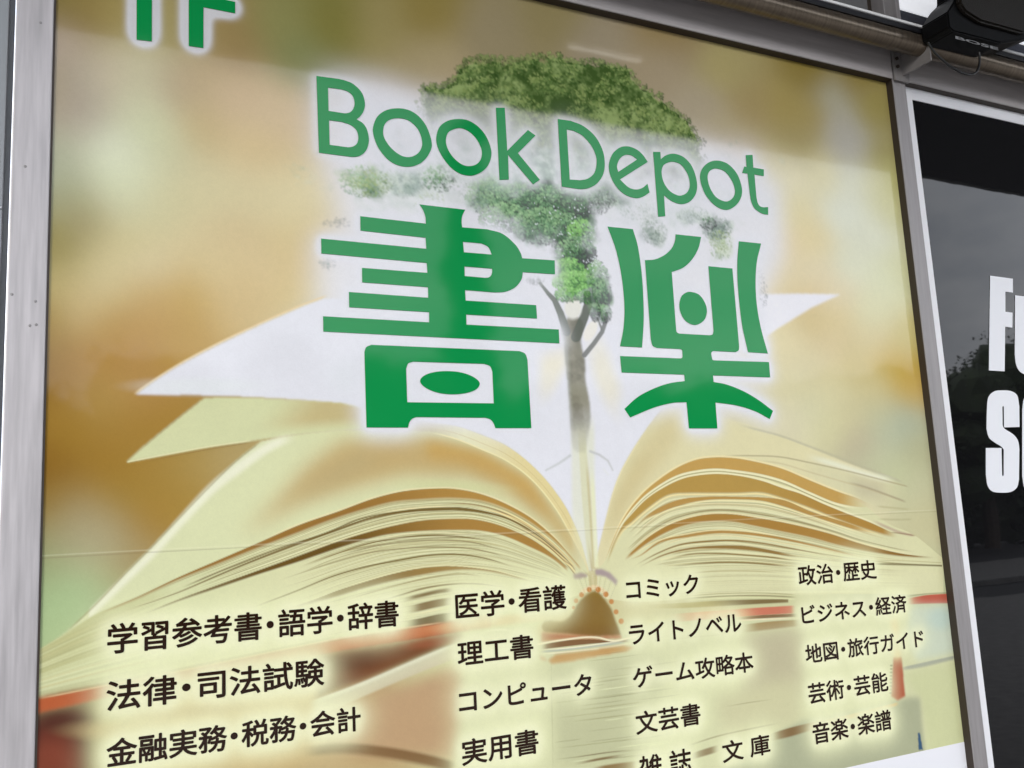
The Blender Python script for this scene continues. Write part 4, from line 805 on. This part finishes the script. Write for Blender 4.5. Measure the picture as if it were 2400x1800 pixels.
band([(2105,1566),(2150,1556),(2236,1537)], [(2105,1572),(2150,1566),(2236,1546)], T(150,154,140), 4, 8, .85, (25, 1)); over(polymask([(2115,1580),(2238,1552),(2262,1750),(2180,1770),(2160,1640)], 5), T(198,202,152))
over(polymask([(1860,1700),(1925,1684),(2050,1654),(2130,1634,1),(2155,1634,1),(2158,1660),(2168,1757,1),(2172,1790,1),(1690,1900,1),(1640,1850)], 3.5), T(166,170,136)); line([(2132,1634),(2157,1636),(2162,1680),(2169,1757)], 1.4, T(110,112,92), .5, 2)
band([(1800,1722),(1850,1706),(1900,1694),(1960,1682),(2050,1660),(2108,1645)], [(1800,1738),(1850,1727),(1900,1712),(1960,1694),(2050,1670),(2108,1652)], T(122,92,52), 4, 6, .95, (30, 10), T(206,178,116), (1880, 1960))
band([(1615,1768),(1650,1756),(1690,1744)], [(1615,1782),(1650,1772),(1690,1760)], T(118,90,52), 4, 5, .95, (25, 25)); line([(1600,1752),(1680,1726),(1760,1708),(1830,1694)], 1.6, T(120,106,66), .7, 1.5)
line([(1340,1792),(1400,1780),(1476,1768)], 3, T(112,84,44), .85, 1.6); line([(1330,1778),(1420,1764),(1500,1756)], 1.2, T(110,92,54), .7, 1.2); band([(1380,1800),(1440,1790),(1500,1783)], [(1380,1830),(1440,1830),(1500,1830)], T(130,100,54), 6, 6, .9, (40, 20))
over(polymask([(2094,1540,1),(2113,1540,1),(2122,1632,1),(2104,1642,1),(2088,1632,1)], 1.3), T(168,78,48)); over(polymask([(2086,1445),(2104,1445),(2112,1545),(2094,1545)], 4) * .8, T(222,200,140)); line([(2084,1640),(2100,1636),(2120,1630)], 3, T(198,120,60), .6, 3)
for i in range(9): blob(2089 - i * .3, 1560 + i * 8, 3.2, 2.4, T(96,92,64), .75, .8)
over(polymask([(2151,1718,1),(2156,1717,1),(2163,1757,1),(2153,1758,1)], .8), T(52,84,110))
# spine hollow with its sewn headband
over(polymask([(1255,1490),(1270,1460),(1340,1440),(1400,1500),(1290,1510)], 5) * .7, T(206,176,116))
hump = [(1381,1390),(1395,1386),(1408,1393),(1431,1424),(1442,1452),(1453,1484),(1449,1491,1),(1381,1491),(1327,1485),(1276,1480,1),(1271,1468),(1281,1456),(1318,1456),(1338,1441),(1350,1421),(1363,1404)]
mh = polymask(hump, 1.2); over(mh, T(132,104,46)); over(mh * smooth((1350 - TX) / 70) * .75, T(164,142,78)); over(mh * smooth((TY - 1450) / 40) * .6, T(124,92,48)); over(mh * smooth((1410 - TY) / 30) * .5, T(144,118,52))
arch = Curve([(1340,1436),(1348,1412),(1363,1394),(1378,1383),(1392,1379),(1408,1384),(1422,1396),(1434,1412),(1446,1434),(1457,1458)])
line([(1352,1404),(1363,1390),(1378,1380),(1392,1376),(1408,1381),(1422,1393),(1434,1410)], 5, T(226,206,158), .85, 2.5, (20, 20))
for x, y, r in ((1381,1382,6),(1402,1382,6.5),(1420,1393,6.5),(1433,1410,6),(1444,1434,6),(1456,1456,6.5),(1363,1394,6),(1350,1408,5.5),(1344,1424,4)): blob(x, y, r * .95, r * 1.0, T(190,124,56), .95, .55)
over(polymask([(1343,1346),(1362,1342),(1377,1346),(1376,1353),(1362,1355),(1346,1357)], 1.2), T(168,152,140)); over(polymask([(1395,1335),(1410,1333),(1428,1341),(1448,1361),(1444,1372),(1434,1362),(1420,1352),(1396,1347)], 1.2), T(166,150,146))
for i in range(16):
    t = i / 15; x0, y0 = 1352 + t * 92, 1358 - 14 * math.sin(math.pi * t) + t * 12; x1, y1 = 1366 + t * 62, 1390 - 12 * math.sin(math.pi * t) + t * 18
    limb([(x0, y0), (x1, y1)], .5, .4, T(126,122,96) if i % 2 else T(232,234,214), .75, .9)
over(polymask([(1270,1482),(1330,1486),(1400,1492),(1455,1488),(1458,1496),(1400,1500),(1330,1497),(1268,1504)], 1.4), T(176,116,78))
band([(1265,1513),(1312,1503),(1400,1499),(1440,1503),(1480,1496)], [(1265,1523),(1312,1517),(1400,1508),(1440,1506),(1480,1504)], T(118,80,46), 2, 3, .95, (20, 20)); line([(1250,1512),(1312,1501),(1405,1495),(1436,1502),(1480,1494),(1500,1490)], 2, T(238,226,186), .95, 1.3, (15, 20))
line([(1262,1528),(1330,1522),(1400,1514),(1470,1504)], 2.4, T(170,176,158), .8, 1.4, (20, 20)); line([(1255,1523),(1330,1519),(1400,1510),(1480,1499)], 1.2, T(236,232,200), .9, 1.2); line([(1250,1534),(1330,1528),(1420,1518),(1500,1504)], 1.3, T(236,232,196), .9, 1.2)
over(polymask([(1284,1548),(1302,1534),(1360,1526),(1462,1513),(1488,1516),(1470,1526),(1400,1538),(1330,1552),(1293,1556)], 1.4), T(188,148,88)); over(polymask([(1262,1536),(1275,1540),(1284,1550),(1268,1546)], 1.5) * .8, T(196,160,110))
blob(1170, 1455, 120, 12, T(216,180,120), .7, 1.4, -.12); line([(1110,1492),(1140,1480),(1180,1476),(1230,1486)], 2.5, T(236,234,196), .8, 2.5)
line([(1450,1480),(1530,1455),(1600,1440)], 5, T(206,200,142), .6, 5)
# printed glow round the logo and round the department list
cg = coverage(marks[2:11]); ck = coverage(marks[11:]); ct = coverage(marks[:2])
glow = lambda c, s, k: 1 - np.exp(-k * blur(c, s))
below = .3 + .7 * smooth((TY - refl_edge + 14) / 34)  # glow thinned above the reflected canopy edge, painting in that boundary
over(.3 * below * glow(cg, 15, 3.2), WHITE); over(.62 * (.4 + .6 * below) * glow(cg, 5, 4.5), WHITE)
over((.45 + .45 * smooth((TY - 640) / 160)) * glow(ck, 11, 4), WHITE); over(.93 * glow(ck, 4, 6), WHITE)
over(.9 * smooth(blur(ct, 7) / .2), WHITE * .9)
cr = coverage(rows)
over(.9 * glow(cr, 15, 5), T(232,239,186)); over(.85 * glow(cr, 6, 5), T(236,243,194))
# join between two sheets of film: a pale line above a darker one
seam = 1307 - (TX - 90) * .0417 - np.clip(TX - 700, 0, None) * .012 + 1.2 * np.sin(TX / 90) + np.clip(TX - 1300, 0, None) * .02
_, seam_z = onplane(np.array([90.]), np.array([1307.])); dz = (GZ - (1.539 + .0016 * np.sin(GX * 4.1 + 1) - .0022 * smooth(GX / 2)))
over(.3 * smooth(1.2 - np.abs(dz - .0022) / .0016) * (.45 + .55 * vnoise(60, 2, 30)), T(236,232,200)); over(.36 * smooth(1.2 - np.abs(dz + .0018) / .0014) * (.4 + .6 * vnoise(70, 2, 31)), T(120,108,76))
# faint print mottling and grime along the top
IMG *= (1 + .045 * (np.random.default_rng(5).random((NZ, NX)) - .5) + .04 * (vnoise(5, 3, 40) - .5) + .05 * (vnoise(46, 3, 41) - .5))[..., None]
IMG[:] = np.clip(IMG, .003, .88)
# ---- the printed sheet itself: one ink dot per vertex
def grid_mesh(name):
    me = bpy.data.meshes.new(name)
    co = np.stack([GX - PX0, np.zeros_like(GX), GZ - PZB], -1).reshape(-1, 3).astype(np.float32)
    q = np.arange(NX * NZ).reshape(NZ, NX)
    f = np.stack([q[:-1, :-1], q[1:, :-1], q[1:, 1:], q[:-1, 1:]], -1).reshape(-1, 4).astype(np.int32); nf = len(f)
    me.vertices.add(len(co)); me.vertices.foreach_set('co', co.ravel())
    me.loops.add(nf * 4); me.loops.foreach_set('vertex_index', f.ravel())
    me.polygons.add(nf); me.polygons.foreach_set('loop_start', np.arange(0, nf * 4, 4, dtype=np.int32))
    me.update(calc_edges=True)
    at = me.color_attributes.new('ink', 'FLOAT_COLOR', 'POINT')
    at.data.foreach_set('color', np.concatenate([IMG.reshape(-1, 3), np.ones((NX * NZ, 1))], 1).astype(np.float32).ravel())
    return me
def film(name, attr=None, col=None, rough=.045, wave=.022):
    m = bpy.data.materials.new(name); m.use_nodes = True; t = m.node_tree; b = t.nodes['Principled BSDF']
    b.inputs['Roughness'].default_value = rough; b.inputs['Specular IOR Level'].default_value = .32
    if attr:
        a = N(t, 'ShaderNodeAttribute', attribute_name=attr); t.links.new(a.outputs['Color'], b.inputs['Base Color'])
    else: b.inputs['Base Color'].default_value = (*col, 1)
    co = N(t, 'ShaderNodeTexCoord'); n = N(t, 'ShaderNodeTexNoise'); n.inputs['Scale'].default_value = 5.5; n.inputs['Detail'].default_value = 1.5
    bp = N(t, 'ShaderNodeBump'); bp.inputs['Strength'].default_value = wave; bp.inputs['Distance'].default_value = .01
    t.links.new(co.outputs['Object'], n.inputs['Vector']); t.links.new(n.outputs['Fac'], bp.inputs['Height']); t.links.new(bp.outputs['Normal'], b.inputs['Normal'])
    return m
face = bpy.data.objects.new('printed_sheet', grid_mesh('printed_sheet')); face.data.materials.append(film('printed_film', 'ink')); C.objects.link(face); face.parent = sign
obj('white_strip', boxes([(0, PX1 - PX0, -.0006, .004, 0, PZ0 - PZB)], 0), film('white_film', col=(.82, .82, .86)), sign)
obj('backing_board', boxes([(0, PX1 - PX0, .0045, .022, 0, PZ1 - PZB)], 0), mat('board', (.55, .55, .55), .6), sign)
# ================================================================ across the street (seen mirrored in the sign and the black window)
M_bark = mat('bark', (.10, .075, .055), .9, noise=(9, .3, 4))
def leaf_mat(name, col):
    return mat(name, col, .6, noise=(2.4, .35, 3))
M_leafs = [leaf_mat('leaves_dark', (.035, .055, .022)), leaf_mat('leaves_mid', (.05, .075, .028)), leaf_mat('leaves_olive', (.06, .07, .03))]
def tree(label, x, y, h, r, seed, group, slim=False):
    g = np.random.default_rng(seed); t = thing('street_tree', label, 'tree', (x, y, -.01), group)
    bm = bmesh.new(); tube(bm, [(0, 0, 0), (.05, .02, h * .3), (-.04, .05, h * .62), (0, 0, h * .85)], [.16 * r ** .5, .12 * r ** .5, .07, .02], 9)
    for k in range(9):
        a = g.uniform(0, 6.28); z0 = h * g.uniform(.3, .6); e = np.array((math.cos(a), math.sin(a), .8)) * r * g.uniform(.5, .85)
        tube(bm, [(0, 0, z0), tuple(np.array((0, 0, z0)) + e * .5 + (0, 0, .1)), tuple(np.array((0, 0, z0)) + e)], [.05, .035, .01], 6)
    obj('trunk', bm, M_bark, t)
    n = 5200; cl = []
    for k in range(30):
        q = g.normal(size=3); q /= np.linalg.norm(q); q *= g.random() ** .4
        if slim:
            w = k / 29; cl.append((q[0] * r * .35 + .30 * w - .1, q[1] * r * .5, h * (.18 + .78 * w), r * g.uniform(.5, .75) * (1.15 - .5 * w)))
        else: cl.append((q[0] * r * .8, q[1] * r * .8, h * .60 + q[2] * h * .33, r * g.uniform(.25, .45)))
    bm = bmesh.new()
    for cx, cy, cz, cr in cl:                                   # dense inner foliage
        rr = bmesh.ops.create_icosphere(bm, subdivisions=2, radius=cr * .8)
        for v in rr['verts']: v.co = v.co * g.uniform(.85, 1.12) + Vector((cx, cy, cz))
    me0 = bpy.data.meshes.new('inner'); bm.to_mesh(me0); bm.free()
    V = [tuple(v.co) for v in me0.vertices]; F = [tuple(p.vertices) for p in me0.polygons]; n0 = len(V)
    co = []
    for k in range(n):
        cx, cy, cz, cr = cl[g.integers(len(cl))]; q = g.normal(size=3); q = q / np.linalg.norm(q) * cr * g.uniform(.75, 1.12)
        c = np.array((cx + q[0], cy + q[1], cz + q[2])); a, b = g.normal(size=3), g.normal(size=3); s = g.uniform(.05, .11)
        a /= np.linalg.norm(a); b -= a * (a @ b); b /= np.linalg.norm(b); co += [c - a * s, c - b * s * .6, c + a * s, c + b * s * .6]
    V += [tuple(c) for c in co]; F += [tuple(range(n0 + 4 * i, n0 + 4 * i + 4)) for i in range(n)]; bpy.data.meshes.remove(me0)
    me = bpy.data.meshes.new('crown'); me.from_pydata(V, [], F)
    me.materials.append(M_leafs[seed % 3]); link(bpy.data.objects.new('crown', me), t)
    return t
def spot(qx, D): x, _ = onplane(qx, 600); return float(x) / CAM_D * (CAM_D + D)
def top(qx, qy, D): _, z = onplane(qx, qy); return CAM_Z + (float(z) - CAM_Z) / CAM_D * (CAM_D + D)
tree('slim tall street tree, the narrowest crown, opposite the middle of the sign', spot(1085, 12.2), -12.2, top(1150, 270, 12.2), .62, 3, None, True)
tree('tall dense street tree opposite the black window sign', spot(2490, 12.4), -12.4, top(2400, 590, 12.4), 1.1, 4, None)
TR_ = [(140,870,'leftmost low bushy tree across the street'),(420,850,'second low bushy tree from the left across the street'),(700,800,'bushy tree across the street left of the slim tree'),(980,790,'bushy tree behind the slim tree across the street'),
       (1300,830,'bushy tree just right of the slim tree across the street'),(1560,860,'low bushy tree midway between slim tree and tall dense tree'),(1840,850,'bushy tree across the street opposite the right half of the sign'),(2060,835,'broad bushy tree across the street opposite the mullion post'),(2240,815,'bushy tree next to the tall dense tree across the street')]
for i, (qx, qy, lb) in enumerate(TR_):
    D = 19.5 + (i * 37 % 5) * .5; hh = top(qx, qy, D)
    tree(lb, spot(qx, D), -D, hh, 2.5 + (i % 3) * .3, 20 + i, 'trees across the street')
hd = thing('hedge', 'long dark clipped hedge behind the trees across the street', 'hedge', (8, -23.5, 0))
g = np.random.default_rng(9); co = []
for k in range(9000):
    c = np.array((g.uniform(-22, 42), g.uniform(-1, 1), g.uniform(0, 3.9) ** 1.0)); c[2] += .35 * math.sin(c[0] * 1.3) + .3 * math.sin(c[0] * .47)
    a, b = g.normal(size=3), g.normal(size=3); s = g.uniform(.16, .3); a /= np.linalg.norm(a); b -= a * (a @ b); b /= np.linalg.norm(b)
    co += [c - a * s, c - b * s * .6, c + a * s, c + b * s * .6]
me = bpy.data.meshes.new('foliage'); me.from_pydata([tuple(c) for c in co], [], [tuple(range(4 * i, 4 * i + 4)) for i in range(len(co) // 4)]); me.materials.append(M_leafs[0]); link(bpy.data.objects.new('foliage', me), hd)
obj('branches', boxes([(-22, 42, -.3, .3, 0, 3.4)], .1), mat('hedge_core', (.02, .028, .014), .9, noise=(3, .3, 3)), hd)
